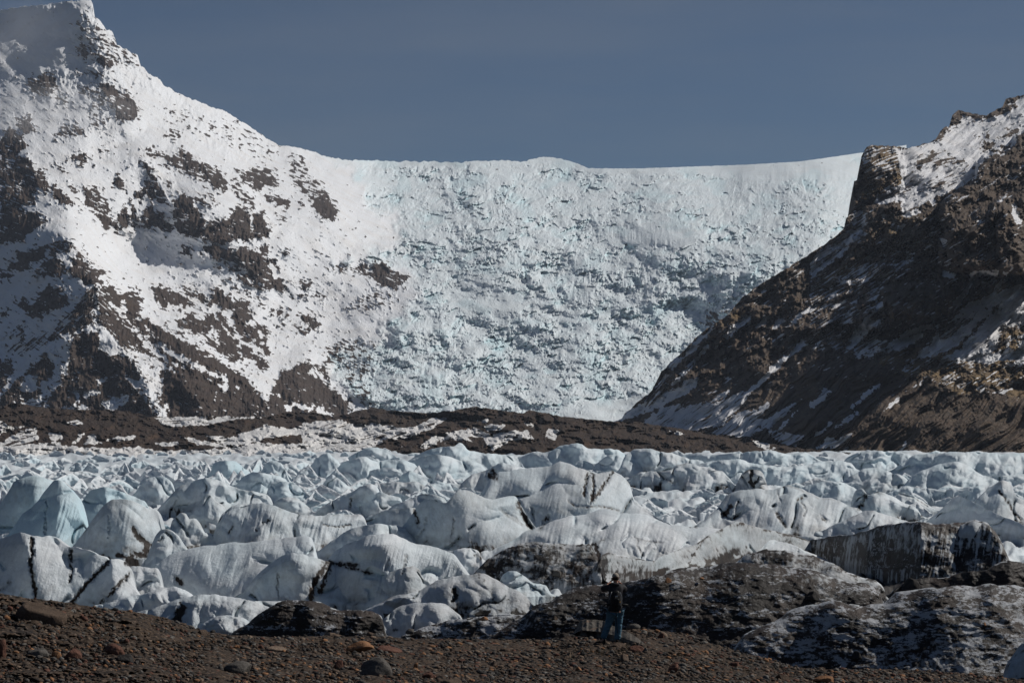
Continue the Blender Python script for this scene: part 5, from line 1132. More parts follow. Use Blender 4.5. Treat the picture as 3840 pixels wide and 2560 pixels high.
def boulder(z, cx, base, wpx, hpx, mat, label, seed, depth=1.0, ang=.35, rz=0.0, name='boulder', tilt=0.0, onD=None):
    """cx, base: middle of the foot in frame z; wpx/hpx size in photo pixels"""
    P = pts(z, f'{cx} {base}')[0]
    D = onD or float(gD(P[0], P[1])); k = D / F
    sx = wpx * k / 2 * 1.05; sz = hpx * k / 1.25
    me = rock_mesh(name, sx, sx * depth, sz, seed, ST[mat], 4 if wpx > 60 else 3, ang)
    o = bpy.data.objects.new(name, me); COL.objects.link(o)
    o.location = (Wx(P[0], D), D + sx * depth * .3, Wz(P[1], D) + sz * .18)
    o.rotation_euler = (0, tilt, rz)
    if label: tag(o, label, name.replace('_', ' '))
    return o
BOULD = [
 ('A', 225, 1228, 185, 100, 'brown', 'big angular brown boulder crowning the gravel bank', 3, .8, .5), ('A', 200, 1420, 84, 34, 'grey', 'smooth flat grey stone near the big brown boulder', 4, .8, .15),
 ('A', 8, 1425, 50, 70, 'red', 'rust coloured boulder cut by the picture edge', 5, 1, .4), ('A', 395, 1430, 72, 40, 'red', 'reddish low stone beside a small orange stone', 6, .8, .4),
 ('A', 310, 1425, 38, 24, 'orange', 'small orange stone between the grey and the reddish stone', 7, .8, .4), ('A', 632, 1412, 78, 44, 'red', 'rounded red brown stone next to a black angular one', 8, .8, .35),
 ('A', 690, 1455, 64, 36, 'dark', 'black angular stone in front of the rounded red brown one', 9, .8, .55), ('A', 583, 1468, 28, 20, 'dark', 'tiny black stone left of the black angular one', 10, .8, .4),
 ('A', 480, 1350, 60, 24, 'brown', 'flat brown stone half sunk in gravel up the bank', 11, .8, .4), ('A', 1322, 1512, 116, 46, 'grey', 'long low grey boulder at the bottom of the shore', 12, .8, .25),
 ('A', 1225, 1492, 24, 18, 'grey', 'small grey cobble touching the long low grey boulder', 13, 1, .2), ('A', 1540, 1390, 92, 22, 'tan', 'flat tan slab lying level in the gravel', 14, .8, .4),
 ('A', 1835, 1306, 80, 16, 'tan', 'thin pale tan slab at the foot of the black mound', 15, .8, .4), ('A', 255, 1510, 30, 22, 'red', 'small rusty stone below the reddish low stone', 16, .8, .4),
 ('A', 125, 1262, 40, 14, 'tan', 'small pale stone under the big brown boulder', 17, .8, .4), ('A', 2060, 1310, 40, 22, 'brown', 'brown stone below the cleft of the ice front', 18, .8, .4),
 ('A', 1120, 1300, 40, 26, 'brown', 'brown stone standing at the gravel edge below the white ice', 19, .8, .5), ('A', 1085, 1340, 50, 14, 'brown', 'low brown slab just below the gravel edge', 20, .8, .5),
 ('A', 2000, 1398, 104, 44, 'orange', 'crumbled orange boulder in the middle of the shore', 21, .8, .6), ('B', 308, 1528, 122, 76, 'grey', 'smooth rounded grey boulder, the largest near the bottom', 22, .9, .2),
 ('B', 108, 1490, 42, 36, 'red', 'rust red pitted stone left of the rounded grey boulder', 23, .9, .4), ('B', 385, 1398, 104, 32, 'red', 'long dull red stone behind the rounded grey boulder', 24, .8, .4),
 ('B', 350, 1345, 60, 18, 'dark', 'dark flat stone behind the crumbled orange boulder', 25, .8, .4), ('B', 535, 1492, 24, 26, 'orange', 'bright orange upright stone right of the rounded grey boulder', 26, .8, .5),
 ('B', 600, 1540, 68, 28, 'red', 'flat reddish brown stone at the lower edge', 27, .8, .3), ('B', 710, 1585, 100, 44, 'brown', 'large brown boulder half out of view below', 28, .8, .3),
 ('B', 740, 1400, 44, 24, 'brown', 'small brown stone in open gravel', 29, .8, .4), ('B', 1024, 1395, 40, 16, 'brown', 'flat brown stone in open gravel toward the hiker', 30, .8, .4),
 ('B', 1455, 1420, 32, 26, 'dark', 'dark round stone below and left of the hiker', 31, .9, .3), ('B', 1380, 1425, 28, 22, 'tan', 'small tan stone next to the dark round one', 32, .9, .4),
 ('B', 1690, 1450, 48, 34, 'brown', 'brown angular stone below and right of the hiker', 33, .9, .4), ('B', 1756, 1395, 62, 26, 'red', 'dark red stone in front of the long grey slab', 34, .8, .5),
 ('B', 1800, 1400, 26, 22, 'grey', 'small grey stone touching the dark red stone', 35, .8, .4), ('B', 1650, 1368, 66, 18, 'brown', 'low brown rock at the hiker s right boot', 36, .8, .5),
 ('B', 1740, 1268, 52, 22, 'grey', 'grey stone behind the long grey slab', 37, .8, .3), ('B', 1895, 1322, 40, 26, 'red', 'reddish stone right of the long grey slab', 38, .8, .5),
 ('B', 1960, 1502, 66, 34, 'red', 'dark red boulder toward the lower right of the hiker', 39, .9, .5), ('B', 1440, 1500, 26, 18, 'orange', 'orange brown cobble in the lower gravel', 40, .9, .4),
 ('B', 1500, 1545, 20, 14, 'lgrey', 'pale grey cobble in the lower gravel', 41, .9, .3), ('B', 960, 1475, 24, 20, 'brown', 'brown cobble in the central gravel', 42, .9, .3),
 ('C', 65, 1318, 40, 26, 'tan', 'tan stone near the top of the gravel slope', 43, .9, .4), ('C', 298, 1432, 36, 18, 'tan', 'pinkish tan stone on the gravel slope', 44, .9, .4), ('C', 268, 1495, 26, 14, 'orange', 'small orange stone lower on the gravel slope', 45, .9, .4),
 ('C', 180, 1480, 32, 16, 'grey', 'grey cobble beside the dark red boulder', 46, .9, .3), ('C', 480, 1478, 56, 26, 'red', 'reddish angular stone beside the flecked mound', 47, .9, .6), ('C', 740, 1556, 84, 30, 'brown', 'dark brown angular slab low on the gravel slope', 48, .8, .6),
 ('C', 985, 1570, 104, 30, 'orange', 'rough orange boulder at the lower edge of the gravel', 49, .8, .5), ('C', 1540, 1562, 40, 22, 'brown', 'brown cobble in the corner gravel', 50, .8, .5), ('C', 640, 1545, 28, 16, 'lgrey', 'pale cobble by the dark brown angular slab', 51, .9, .3),
]
for b in BOULD:
    z, cx, by_, w_, h_, m_, lab, sd, dp, an_ = b
    boulder(z, cx, by_, w_, h_, m_, lab, sd, dp, an_, rz=(sd * 1.7) % 1.2 - .6, name='boulder' if w_ > 55 else 'stone')
# stones lying on the debris covered ice: their distance is that of the mound they sit on
def surf_D(px, py):
    best = None
    for (o, GX, GY, GD) in RIDGES:
        if px < GX[0, 0] or px > GX[0, -1]: continue
        j = int(np.argmin(np.abs(GX[0] - px)))
        if py < GY[0, j] - 1 or py > GY[-1, j]: continue
        d = float(np.interp(py, GY[:, j], GD[:, j]))
        if best is None or d < best: best = d
    return best
for z, x, y, w_, h_, m_, lab, sd in [('C', 97, 1008, 24, 18, 'orange', 'orange stone on the flecked mound just right of the hiker', 61), ('C', 283, 992, 18, 12, 'orange', 'smaller orange stone on the flecked mound crest', 62),
                                   ('B', 1320, 970, 42, 20, 'grey', 'grey stone resting on the brown speckled ice mound', 63), ('B', 905, 1218, 36, 14, 'orange', 'orange brown stone on the low flecked mound', 64), ('B', 1300, 1216, 26, 14, 'brown', 'brown stone at the end of the low flecked mound', 65),
                                   ('B', 505, 1292, 40, 18, 'grey', 'grey stone at the foot of the white ice front', 66), ('C', 1855, 1246, 14, 12, 'orange', 'tiny orange stone far along the flecked mound', 67)]:
    P = pts(z, f'{x} {y}')[0]; d = surf_D(*P)
    if d: boulder(z, x, y, w_, h_, m_, lab, sd, .9, .4, name='stone', onD=d - .3)

for x, y, w_, h_, lab, sd in [(900, 1100, 62, 34, 'small pointed black debris cone on the flecked slope', 71), (1442, 1045, 74, 42, 'small black debris peak above the meltwater gully', 72), (1140, 1430, 50, 30, 'little black debris heap low on the flecked mound', 73)]:
    P = pts('C', f'{x} {y}')[0]; d = surf_D(*P)
    if d: boulder('C', x, y, w_, h_, 'dark', lab, sd, .9, .25, name='debris_cone', onD=d)

# the long slab behind the hiker
sl = pts('P', '225 1215 250 1130 300 1040 340 975 450 968 600 975 720 990 800 1030 880 1075 1000 1130 1150 1190 1260 1260 1350 1330 1440 1400')
npx = np.linspace(sl[0, 0], sl[-1, 0], 120)
tp = smooth1(np.interp(npx, sl[:, 0], sl[:, 1]), 1.2) + fbm(npx / 30, npx * 0, 3, 701) * 2
ft = np.interp(npx, pts('P', '225 0 700 0 1440 0')[:, 0], pts('P', '0 1225 0 1290 0 1425')[:, 1])
tp = np.minimum(tp, ft - 1)
s_ = np.linspace(0, 1, 46)[:, None]
PYs = tp[None] + (ft - tp)[None] * s_
Dft = gD(npx, ft) + 0.25
Dcs = Dft + 1.9 * np.minimum(1, (ft - tp) / 40)
DDs = Dcs[None] + (Dft - Dcs)[None] * np.where(s_ < .62, s_ / .62 * .93, .93 + (s_ - .62) / .38 * .07 - .25 * np.sin((s_ - .62) / .38 * 3.14) * np.interp(npx, [2150, 2260, 2330], [1, 1, 0])[None])
PXs = np.broadcast_to(npx[None], PYs.shape)
DDs = DDs + fbm(PXs / 40, PYs / 20, 4, 702) * .16 + fbm(PXs / 9, PYs / 6, 3, 703) * .035
Xs = Wx(PXs, DDs); Zs_ = Wz(PYs, DDs)
bk = [(.3, .02), (.8, .15), (1.3, .5), (1.5, 1.0)]
X, Y, Z, nb = with_back(PXs, PYs, DDs, bk)
cx_, cy_, cz_ = float(X.mean()), float(Y.mean()), float(Z.min())
o = grid_mesh('boulder', X - cx_, Y - cy_, Z - cz_, {}, ST['slab']); o.location = (cx_, cy_, cz_)
tag(o, 'long sloping grey slab of rock directly behind the hiker s legs', 'boulder')

# loose small stones one could count, then the pebbles nobody would
protos = [rock_mesh('stone', 1, .85, .6, 900 + i, list(ST.values())[i % 7], 2, .45, 6) for i in range(21)]
for i in range(230):
    x = RNG.uniform(-20, 3700); e = np.interp(x, G_px, G_top); y = e + (2560 - e) * RNG.uniform(.06, 1) ** .8
    P = gpt(x, y); r = (5 + 13 * RNG.uniform() ** 2.5) * P.y / F
    o = bpy.data.objects.new('stone', protos[i % 21]); COL.objects.link(o)
    o.scale = (r, r, r * RNG.uniform(.7, 1.1)); o.location = (P.x, P.y, P.z + r * .15); o.rotation_euler = (0, 0, RNG.uniform(0, 6.28))
    tag(o, 'fist sized loose stone half set in the gravel shore', 'stone', 'loose stones scattered over the gravel shore')

def pebbles(name, n, rng_px, mats, place, seed, hh=.7):
    rg = np.random.default_rng(seed)
    bm = bmesh.new(); bmesh.ops.create_icosphere(bm, subdivisions=1, radius=1)
    base = np.array([v.co[:] for v in bm.verts]); fc = np.array([[v.index for v in f.verts] for f in bm.faces]); bm.free()
    nv = len(base); V = np.empty((n, nv, 3))
    loc, rad = place(rg, n, rng_px)
    th = rg.uniform(0, 2 * np.pi, n); c, s = np.cos(th), np.sin(th)
    sh = base[None] * (1 + rg.uniform(-.28, .28, (n, nv, 1))) * np.stack([rg.uniform(.8, 1.4, n), rg.uniform(.6, 1.1, n), rg.uniform(.4, .85, n) * hh / .7], -1)[:, None]
    V[..., 0] = sh[..., 0] * c[:, None] - sh[..., 1] * s[:, None]; V[..., 1] = sh[..., 0] * s[:, None] + sh[..., 1] * c[:, None]; V[..., 2] = sh[..., 2]
    V = V * rad[:, None, None] + loc[:, None]
    Fc = (fc[None] + (np.arange(n) * nv)[:, None, None]).reshape(-1, 3)
    me = bpy.data.meshes.new(name)
    me.vertices.add(n * nv); me.vertices.foreach_set('co', V.astype(np.float32).ravel())
    me.loops.add(Fc.size); me.loops.foreach_set('vertex_index', Fc.astype(np.int32).ravel())
    me.polygons.add(len(Fc)); me.polygons.foreach_set('loop_start', np.arange(0, Fc.size, 3, dtype=np.int32)); me.polygons.foreach_set('loop_total', np.full(len(Fc), 3, dtype=np.int32))
    for m in mats: me.materials.append(m)
    me.polygons.foreach_set('material_index', np.repeat(rg.choice(len(mats), n, p=PW[:len(mats)] / PW[:len(mats)].sum()), len(fc)).astype(np.int32))
    me.update(calc_edges=True)
    o = bpy.data.objects.new(name, me); COL.objects.link(o)
    return o
PW = np.array([.22, .27, .18, .10, .10, .06, .07])
PM = [ST[k] for k in ('brown', 'dark', 'grey', 'red', 'tan', 'orange', 'lgrey')]
def place_shore(rg, n, r):
    x = rg.uniform(-80, 3920, n); e = np.interp(x, G_px, G_top); y = e + (2630 - e) * rg.uniform(0.0, 1, n) ** .85
    D = gD(x, y); rad = (r[0] + (r[1] - r[0]) * rg.uniform(0, 1, n) ** 4) * D / F
    return np.stack([Wx(x, D), D, Wz(y, D) + rad * .1], -1), rad
tag(pebbles('pebbles', 42000, (1.3, 14), PM, place_shore, 5), 'small mixed pebbles covering the gravel shore', kind='stuff')

# dry grass wisps on the shore
gbm_v, gbm_f = [], []
rg = np.random.default_rng(8)
for i in range(420):
    c = [(2200, 2440, 120, 14), (2330, 2450, 120, 20), (600, 2400, 200, 60), (900, 2320, 150, 10), (2900, 2520, 150, 20)][i % 5]
    x = rg.normal(c[0], c[2]); y = c[1] + rg.normal(0, c[3])
    if y < np.interp(x, G_px, G_top) + 3: continue
    P = gpt(x, y)
    for j in range(5):
        h = rg.uniform(.05, .16); dx, dy = rg.normal(0, .05, 2); b = len(gbm_v); q = rg.normal(0, .03, 2)
        gbm_v += [(P.x + q[0], P.y + q[1], P.z - .01), (P.x + q[0] + .006, P.y + q[1], P.z - .01), (P.x + q[0] + dx, P.y + q[1] + dy, P.z + h)]; gbm_f.append((b, b + 1, b + 2))
me = bpy.data.meshes.new('dry_grass'); me.from_pydata(gbm_v, [], gbm_f); me.materials.append(mat_plain('straw', (.22, .16, .08), sc=5))
o = bpy.data.objects.new('dry_grass', me); COL.objects.link(o); tag(o, 'thin wisps of dry straw coloured grass among the stones', kind='stuff')

# ------------------------------------------------------------------ the hiker
HP = pts('P', '905 1345')[0]
HD = float(gD(HP[0], HP[1]))
HU = HD / F * .2296
HO = Vector((Wx(HP[0], HD), HD, Wz(HP[1], HD)))
def hv(cx, cz, y=0.0): return ((cx - 905) * HU, y, (1345 - cz) * HU)

def skin_mesh(name, nodes, edges, mat, root=0, lv=2, wrinkle=0.0, wf=14, seed=1):
    """nodes: (point, rx, ry). grows one continuous tapering surface along the edges"""
    me = bpy.data.meshes.new(name + '_bones'); me.from_pydata([n[0] for n in nodes], edges, [])
    ob = bpy.data.objects.new('tmp', me); COL.objects.link(ob)
    sk = ob.modifiers.new('s', 'SKIN'); sk.use_smooth_shade = True
    ss = ob.modifiers.new('d', 'SUBSURF'); ss.levels = lv; ss.render_levels = lv
    for i, n in enumerate(nodes):
        v = me.skin_vertices[0].data[i]; v.radius = (n[1], n[2]); v.use_root = (i == root)
    dg = bpy.context.evaluated_depsgraph_get()
    ev = ob.evaluated_get(dg)
    out = bpy.data.meshes.new_from_object(ev, depsgraph=dg); out.name = name
    bpy.data.objects.remove(ob); bpy.data.meshes.remove(me)
    if wrinkle:
        n = len(out.vertices); co = np.empty(n * 3, np.float32); out.vertices.foreach_get('co', co); co = co.reshape(-1, 3).astype(float)
        no = np.empty(n * 3, np.float32); out.vertices.foreach_get('normal', no); no = no.reshape(-1, 3)
        d = fbm(co[:, 0] * wf * .6 + co[:, 1] * 5, co[:, 2] * wf * 1.3 + co[:, 0] * 6, 3, seed) * wrinkle
        co += no * d[:, None]; out.vertices.foreach_set('co', co.astype(np.float32).ravel())
    out.materials.clear(); out.materials.append(mat)
    out.polygons.foreach_set('use_smooth', np.full(len(out.polygons), True))
    return out
def child(name, me, parent, loc=(0, 0, 0)):
    o = bpy.data.objects.new(name, me); COL.objects.link(o); o.parent = parent; o.location = loc
    return o
M_SKIN = mat_plain('skin', (.42, .22, .16), (.36, .18, .13), rough=.6)
M_JKT = mat_plain('black_jacket', (.016, .016, .019), (.028, .028, .033), sc=12, rough=.75, bump=.4, dist=.01)
M_JEAN = mat_plain('blue_denim', (.085, .17, .235), (.05, .11, .16), sc=9, rough=.9, bump=.4, dist=.01)
M_BOOT = mat_plain('brown_boot_leather', (.035, .022, .018), (.02, .014, .012), rough=.8)
M_CAP = mat_plain('beige_cap_cloth', (.33, .29, .25), (.27, .24, .205), rough=.95)
M_HAIR = mat_plain('dark_hair', (.03, .02, .015), (.02, .014, .01), rough=.8)
M_PACK = mat_plain('black_nylon', (.007, .007, .008), (.013, .013, .015), sc=18, rough=.6, bump=.4, dist=.006)
M_PIPE = mat_plain('grey_piping', (.25, .27, .30), rough=.5)
M_PATCH = mat_plain('pale_patch', (.50, .55, .58), (.40, .46, .50), rough=.7)
M_YEL = mat_plain('yellow_tag', (.75, .42, .05), rough=.6)
M_CAM = mat_plain('camera_plastic', (.01, .01, .01), rough=.4)
GS, GC = 'stretch', 0
person = empty('person', HO)
tag(person, 'person seen from behind in black jacket, jeans and beige cap, holding a camera up', 'person')
def hand(sx, wrist, palm_end, n0):
    """palm and five separately bent fingers curling round a camera body"""
    N = [(wrist, .030, .024), (palm_end, .040, .018)]; E = [(0, 1)]
    return N, E
bn = [(hv(905, 800), .10, .09), (hv(902, 680), .11, .08), (hv(902, 520), .12, .09), (hv(905, 425), .13, .09), (hv(908, 375), .060, .060), (hv(908, 338, .01), .060, .066), (hv(908, 300, .02), .078, .094), (hv(908, 262, .015), .080, .098), (hv(908, 235, .01), .055, .070)]
be = [(0, 1), (1, 2), (2, 3), (3, 4), (4, 5), (5, 6), (6, 7), (7, 8)]
def chain(N, E, start, seq):
    prev = start
    for p, rx, ry in seq:
        N.append((p, rx, ry)); E.append((prev, len(N) - 1)); prev = len(N) - 1
    return prev
wl_ = chain(bn, be, 3, [(hv(805, 432, .01), .060, .060), (hv(700, 480, .10), .045, .045), (hv(780, 400, .25), .030, .030), (hv(835, 372, .32), .034, .018)])
for i, dx in enumerate((-14, -5, 5, 14)):
    chain(bn, be, wl_, [(hv(842 + dx, 355, .35), .009, .009), (hv(852 + dx * .9, 347 - (i == 1) * 3, .375), .0085, .0085), (hv(866 + dx * .7, 350, .385), .008, .008)])
chain(bn, be, wl_ - 1, [(hv(845, 385, .31), .012, .012), (hv(865, 372, .33), .010, .010)])
wr_ = chain(bn, be, 3, [(hv(1005, 432, .01), .060, .060), (hv(1068, 488, .10), .045, .045), (hv(1020, 410, .25), .030, .030), (hv(978, 375, .32), .034, .018)])
for i, dx in enumerate((14, 5, -5, -14)):
    chain(bn, be, wr_, [(hv(972 + dx, 357, .35), .009, .009), (hv(962 + dx * .9, 349 - (i == 1) * 3, .375), .0085, .0085), (hv(948 + dx * .7, 352, .385), .008, .008)])
chain(bn, be, wr_ - 1, [(hv(962, 388, .31), .012, .012), (hv(944, 374, .33), .010, .010)])
for sgn, seq in ((-1, [(hv(855, 830), .07, .07), (hv(805, 1020, .03), .060, .060), (hv(745, 1170, 0), .050, .050), (hv(700, 1295, -.03), .034, .036), (hv(660, 1328, -.06), .032, .026)]),
                 (1, [(hv(955, 830), .07, .07), (hv(955, 1030, .02), .060, .060), (hv(942, 1170, 0), .050, .050), (hv(936, 1300, -.02), .034, .036), (hv(936, 1330, .08), .032, .026)])):
    chain(bn, be, 0, seq)
body = child('body', skin_mesh('body', bn, be, M_SKIN), person)
# face: nose, brow and ears shaped out of small skinned lumps joined to the body side of the head
def lump(name, c, r, mat, parent, sub=2):
    bm = bmesh.new(); bmesh.ops.create_uvsphere(bm, u_segments=16, v_segments=10, radius=1)
    for v in bm.verts: v.co = Vector((v.co.x * r[0], v.co.y * r[1], v.co.z * r[2]))
    me = bpy.data.meshes.new(name); bm.to_mesh(me); bm.free(); me.materials.append(mat)
    me.polygons.foreach_set('use_smooth', np.full(len(me.polygons), True))
    return child(name, me, parent, c)
lump('ear', hv(855, 298, .02), (.012, .022, .032), M_SKIN, body); lump('ear', hv(961, 298, .02), (.012, .022, .032), M_SKIN, body)
lump('nose', hv(908, 300, .118), (.014, .024, .022), M_SKIN, body)
lump('eye', hv(890, 285, .098), (.014, .010, .009), M_PATCH, body); lump('eye', hv(926, 285, .098), (.014, .010, .009), M_PATCH, body)
lump('mouth', hv(908, 325, .098), (.026, .008, .006), M_BOOT, body)
jn = [(hv(903, 850), .26, .21), (hv(902, 720), .29, .21), (hv(900, 560), .29, .20), (hv(902, 450), .27, .18), (hv(905, 398, .01), .16, .12), (hv(908, 362, .01), .075, .075)]
je = [(0, 1), (1, 2), (2, 3), (3, 4), (4, 5)]
chain(jn, je, 3, [(hv(800, 438, .01), .115, .11), (hv(740, 462, .06), .10, .10), (hv(698, 482, .11), .09, .09), (hv(735, 432, .19), .060, .060), (hv(770, 392, .26), .045, .045)])
chain(jn, je, 3, [(hv(1005, 438, .01), .115, .11), (hv(1040, 466, .06), .10, .10), (hv(1066, 490, .11), .09, .09), (hv(1045, 440, .19), .060, .060), (hv(1012, 400, .26), .045, .045)])
jacket = child('jacket', skin_mesh('jacket', jn, je, M_JKT, 0, 2, .014, 12, 3), person)
child('hood', skin_mesh('hood', [(hv(835, 405, -.05), .045, .05), (hv(870, 395, -.10), .055, .055), (hv(908, 400, -.12), .060, .055), (hv(945, 398, -.10), .055, .055), (hv(980, 405, -.05), .045, .05)], [(0, 1), (1, 2), (2, 3), (3, 4)], M_JKT, 2, 2, .01, 20, 5), jacket)
tn = [(hv(905, 750), .22, .18), (hv(845, 850), .155, .15), (hv(808, 1000, .03), .115, .11), (hv(768, 1110, .01), .10, .10), (hv(725, 1220, -.01), .095, .095), (hv(700, 1290, -.03), .092, .095),
      (hv(965, 840), .150, .145), (hv(960, 1000, .02), .112, .11), (hv(950, 1120, 0), .098, .10), (hv(940, 1230, -.01), .092, .095), (hv(936, 1300, -.02), .09, .095)]
te = [(0, 1), (1, 2), (2, 3), (3, 4), (4, 5), (0, 6), (6, 7), (7, 8), (8, 9), (9, 10)]
child('jeans', skin_mesh('jeans', tn, te, M_JEAN, 0, 3, .020, 16, 7), person)
def boot(cx, cz, rz):
    bm = bmesh.new()
    prof = [(-.10, .045, .10), (-.04, .050, .11), (.04, .052, .075), (.12, .050, .055), (.17, .040, .045), (.195, .02, .03)]
    rings = []
    for y, w, h in prof:
        rings.append([bm.verts.new((w * math.cos(a) * (1.05 if math.sin(a) < 0 else .85), y, max(0, h * .5 + h * .5 * math.sin(a)))) for a in [i * math.pi / 6 for i in range(12)]])
    for a, b in zip(rings[:-1], rings[1:]):
        for i in range(12): bm.faces.new((a[i], a[(i + 1) % 12], b[(i + 1) % 12], b[i]))
    bm.faces.new(rings[0][::-1]); bm.faces.new(rings[-1])
    bmesh.ops.recalc_face_normals(bm, faces=bm.faces)
    me = bpy.data.meshes.new('boot'); bm.to_mesh(me); bm.free(); me.materials.append(M_BOOT)
    me.polygons.foreach_set('use_smooth', np.full(len(me.polygons), True))
    o = child('boot', me, person, hv(cx, cz)); o.rotation_euler = (0, 0, rz)
boot(690, 1350, 1.15); boot(936, 1345, -.1)
# cap: six-panel crown, adjuster gap, visor on the far side
bm = bmesh.new(); bmesh.ops.create_uvsphere(bm, u_segments=24, v_segments=14, radius=1)
bmesh.ops.delete(bm, geom=[v for v in bm.verts if v.co.z < -.12], context='VERTS')
for v in bm.verts:
    a = math.atan2(v.co.y, v.co.x); s = 1 - .015 * abs(math.cos(3 * a)) * (v.co.z > .1)
    v.co = Vector((v.co.x * .099 * s, v.co.y * .117 * s, v.co.z * .108 + (.012 if v.co.y > 0 else 0)))
me = bpy.data.meshes.new('cap'); bm.to_mesh(me); bm.free(); me.materials.append(M_CAP); me.polygons.foreach_set('use_smooth', np.full(len(me.polygons), True))
cap = child('cap', me, person, hv(908, 272, .015)); cap.rotation_euler = (-.12, 0, 0)
lump('button', (0, 0, .110), (.009, .009, .005), M_CAP, cap)
bm = bmesh.new()
vt = [[bm.verts.new((math.cos(a) * (.085 - .01 * j), .08 + math.sin(a) * .085 * j / 2.0, .005 - .01 * j + .018 * math.sin(a) - dz)) for a in [i * math.pi / 12 for i in range(13)]] for j in range(3) for dz in (0,)]
for a, b in zip(vt[:-1], vt[1:]):
    for i in range(12): bm.faces.new((a[i], a[i + 1], b[i + 1], b[i]))
r_ = bmesh.ops.solidify(bm, geom=bm.faces[:], thickness=.004)
me = bpy.data.meshes.new('visor'); bm.to_mesh(me); bm.free(); me.materials.append(M_CAP); child('visor', me, cap)
def tube(name, P, r, mat, parent, flat=1.0):
    bm = bmesh.new(); rings = []
    for i, p in enumerate(P):
        p = Vector(p); t = (Vector(P[min(i + 1, len(P) - 1)]) - Vector(P[max(i - 1, 0)])).normalized()
        a = t.cross(Vector((0, 1, 0)));  a = a.normalized() if a.length > .01 else Vector((1, 0, 0)); b = t.cross(a).normalized()
        rings.append([bm.verts.new(p + a * math.cos(q) * r + b * math.sin(q) * r * flat) for q in [j * math.pi / 4 for j in range(8)]])
    for u, v in zip(rings[:-1], rings[1:]):
        for i in range(8): bm.faces.new((u[i], u[(i + 1) % 8], v[(i + 1) % 8], v[i]))
    bm.faces.new(rings[0][::-1]); bm.faces.new(rings[-1]); bmesh.ops.recalc_face_normals(bm, faces=bm.faces)
    me = bpy.data.meshes.new(name); bm.to_mesh(me); bm.free(); me.materials.append(mat); me.polygons.foreach_set('use_smooth', np.full(len(me.polygons), True))
    return child(name, me, parent)
tube('adjuster_strap', [(-.05, -.112, -.004), (-.025, -.122, .000), (0, -.125, .002), (.025, -.122, .000), (.05, -.112, -.004)], .007, M_HAIR, cap, .4)
bm = bmesh.new(); bmesh.ops.create_uvsphere(bm, u_segments=20, v_segments=12, radius=1)
bmesh.ops.delete(bm, geom=[v for v in bm.verts if v.co.z > .35 or v.co.y > .35 or v.co.z < -.75], context='VERTS')
for v in bm.verts: v.co = Vector((v.co.x * .090, v.co.y * .108, v.co.z * .075))
me = bpy.data.meshes.new('hair'); bm.to_mesh(me); bm.free(); me.materials.append(M_HAIR); me.polygons.foreach_set('use_smooth', np.full(len(me.polygons), True)); child('hair', me, person, hv(908, 290, .01))

pack = empty('backpack', HO); tag(pack, 'black backpack with grey piping and a small pale patch worn by the hiker', 'backpack')
pn = [(hv(905, 745, -.24), .125, .085), (hv(903, 660, -.26), .150, .105), (hv(903, 570, -.25), .145, .095), (hv(905, 505, -.22), .110, .070), (hv(905, 480, -.20), .07, .05)]
bagm = skin_mesh('bag', pn, [(0, 1), (1, 2), (2, 3), (3, 4)], M_PACK, 1, 3, .010, 14, 11)
bag = child('bag', bagm, pack)
child('front_pocket', skin_mesh('front_pocket', [(hv(905, 730, -.335), .09, .035), (hv(905, 660, -.365), .10, .04), (hv(905, 600, -.35), .08, .03)], [(0, 1), (1, 2)], M_PACK, 1, 2, .006, 20, 12), bag)
for a in (-1, 1):
    tube('piping', [hv(905 + a * 66, 500, -.25), hv(905 + a * 84, 540, -.30), hv(905 + a * 100, 590, -.31), hv(905 + a * 104, 625, -.31)], .006, M_PIPE, pack)
    tube('shoulder_strap', [hv(905 + a * 60, 500, -.18), hv(905 + a * 78, 430, -.14), hv(905 + a * 80, 398, -.02), hv(905 + a * 76, 430, .12)], .026, M_PACK, pack, .3)
    b_ = child('hip_belt', skin_mesh('hip_belt', [(hv(905 + a * 95, 715, -.18), .05, .03), (hv(905 + a * 150, 712, -.16), .048, .026), (hv(905 + a * 200, 722, -.12), .036, .02)], [(0, 1), (1, 2)], M_PACK, 0, 2, .003, 20, 13), pack)
    tube('webbing', [hv(905 + a * 212, 730, -.11), hv(905 + a * 216, 780, -.11), hv(905 + a * (203 if a > 0 else 205), 860, -.10), hv(905 + a * (200 if a > 0 else 196), 950, -.10)], .009, M_PACK, b_, .35)
tube('long_strap', [hv(890, 580, -.37), hv(893, 700, -.395), hv(903, 800, -.33), hv(915, 930, -.26), hv(924, 1060, -.22), hv(932, 1175, -.20)], .010, M_PACK, pack, .35)
def plate(name, cx0, cz0, cx1, cz1, y, th, mat, parent):
    a = Vector(hv(cx0, cz0, y)); b = Vector(hv(cx1, cz1, y))
    bm = bmesh.new(); bmesh.ops.create_cube(bm, size=1)
    for v in bm.verts: v.co = Vector(((a.x + b.x) / 2 + v.co.x * abs(b.x - a.x), y + v.co.y * th, (a.z + b.z) / 2 + v.co.z * abs(b.z - a.z)))
    bmesh.ops.bevel(bm, geom=bm.edges[:], offset=min(th, .01) * .3, segments=2, affect='EDGES')
    me = bpy.data.meshes.new(name); bm.to_mesh(me); bm.free(); me.materials.append(mat); return child(name, me, parent)
plate('patch', 890, 558, 935, 583, -.418, .008, M_PATCH, pack)
plate('patch_stripe', 892, 576, 933, 580, -.424, .004, M_YEL, pack)
pt_ = tube('zip_pull', [hv(958, 668, -.412), hv(974, 652, -.412)], .008, M_YEL, pack, .6)
camr = empty('camera_body', HO); tag(camr, 'small black camera raised to the hiker s face', 'camera'); camr.name = 'photo_camera'
plate('camera_housing', 850, 300, 965, 350, .40, .07, M_CAM, camr)
lens = tube('lens', [hv(908, 325, .43), hv(908, 325, .52)], .038, M_CAM, camr)

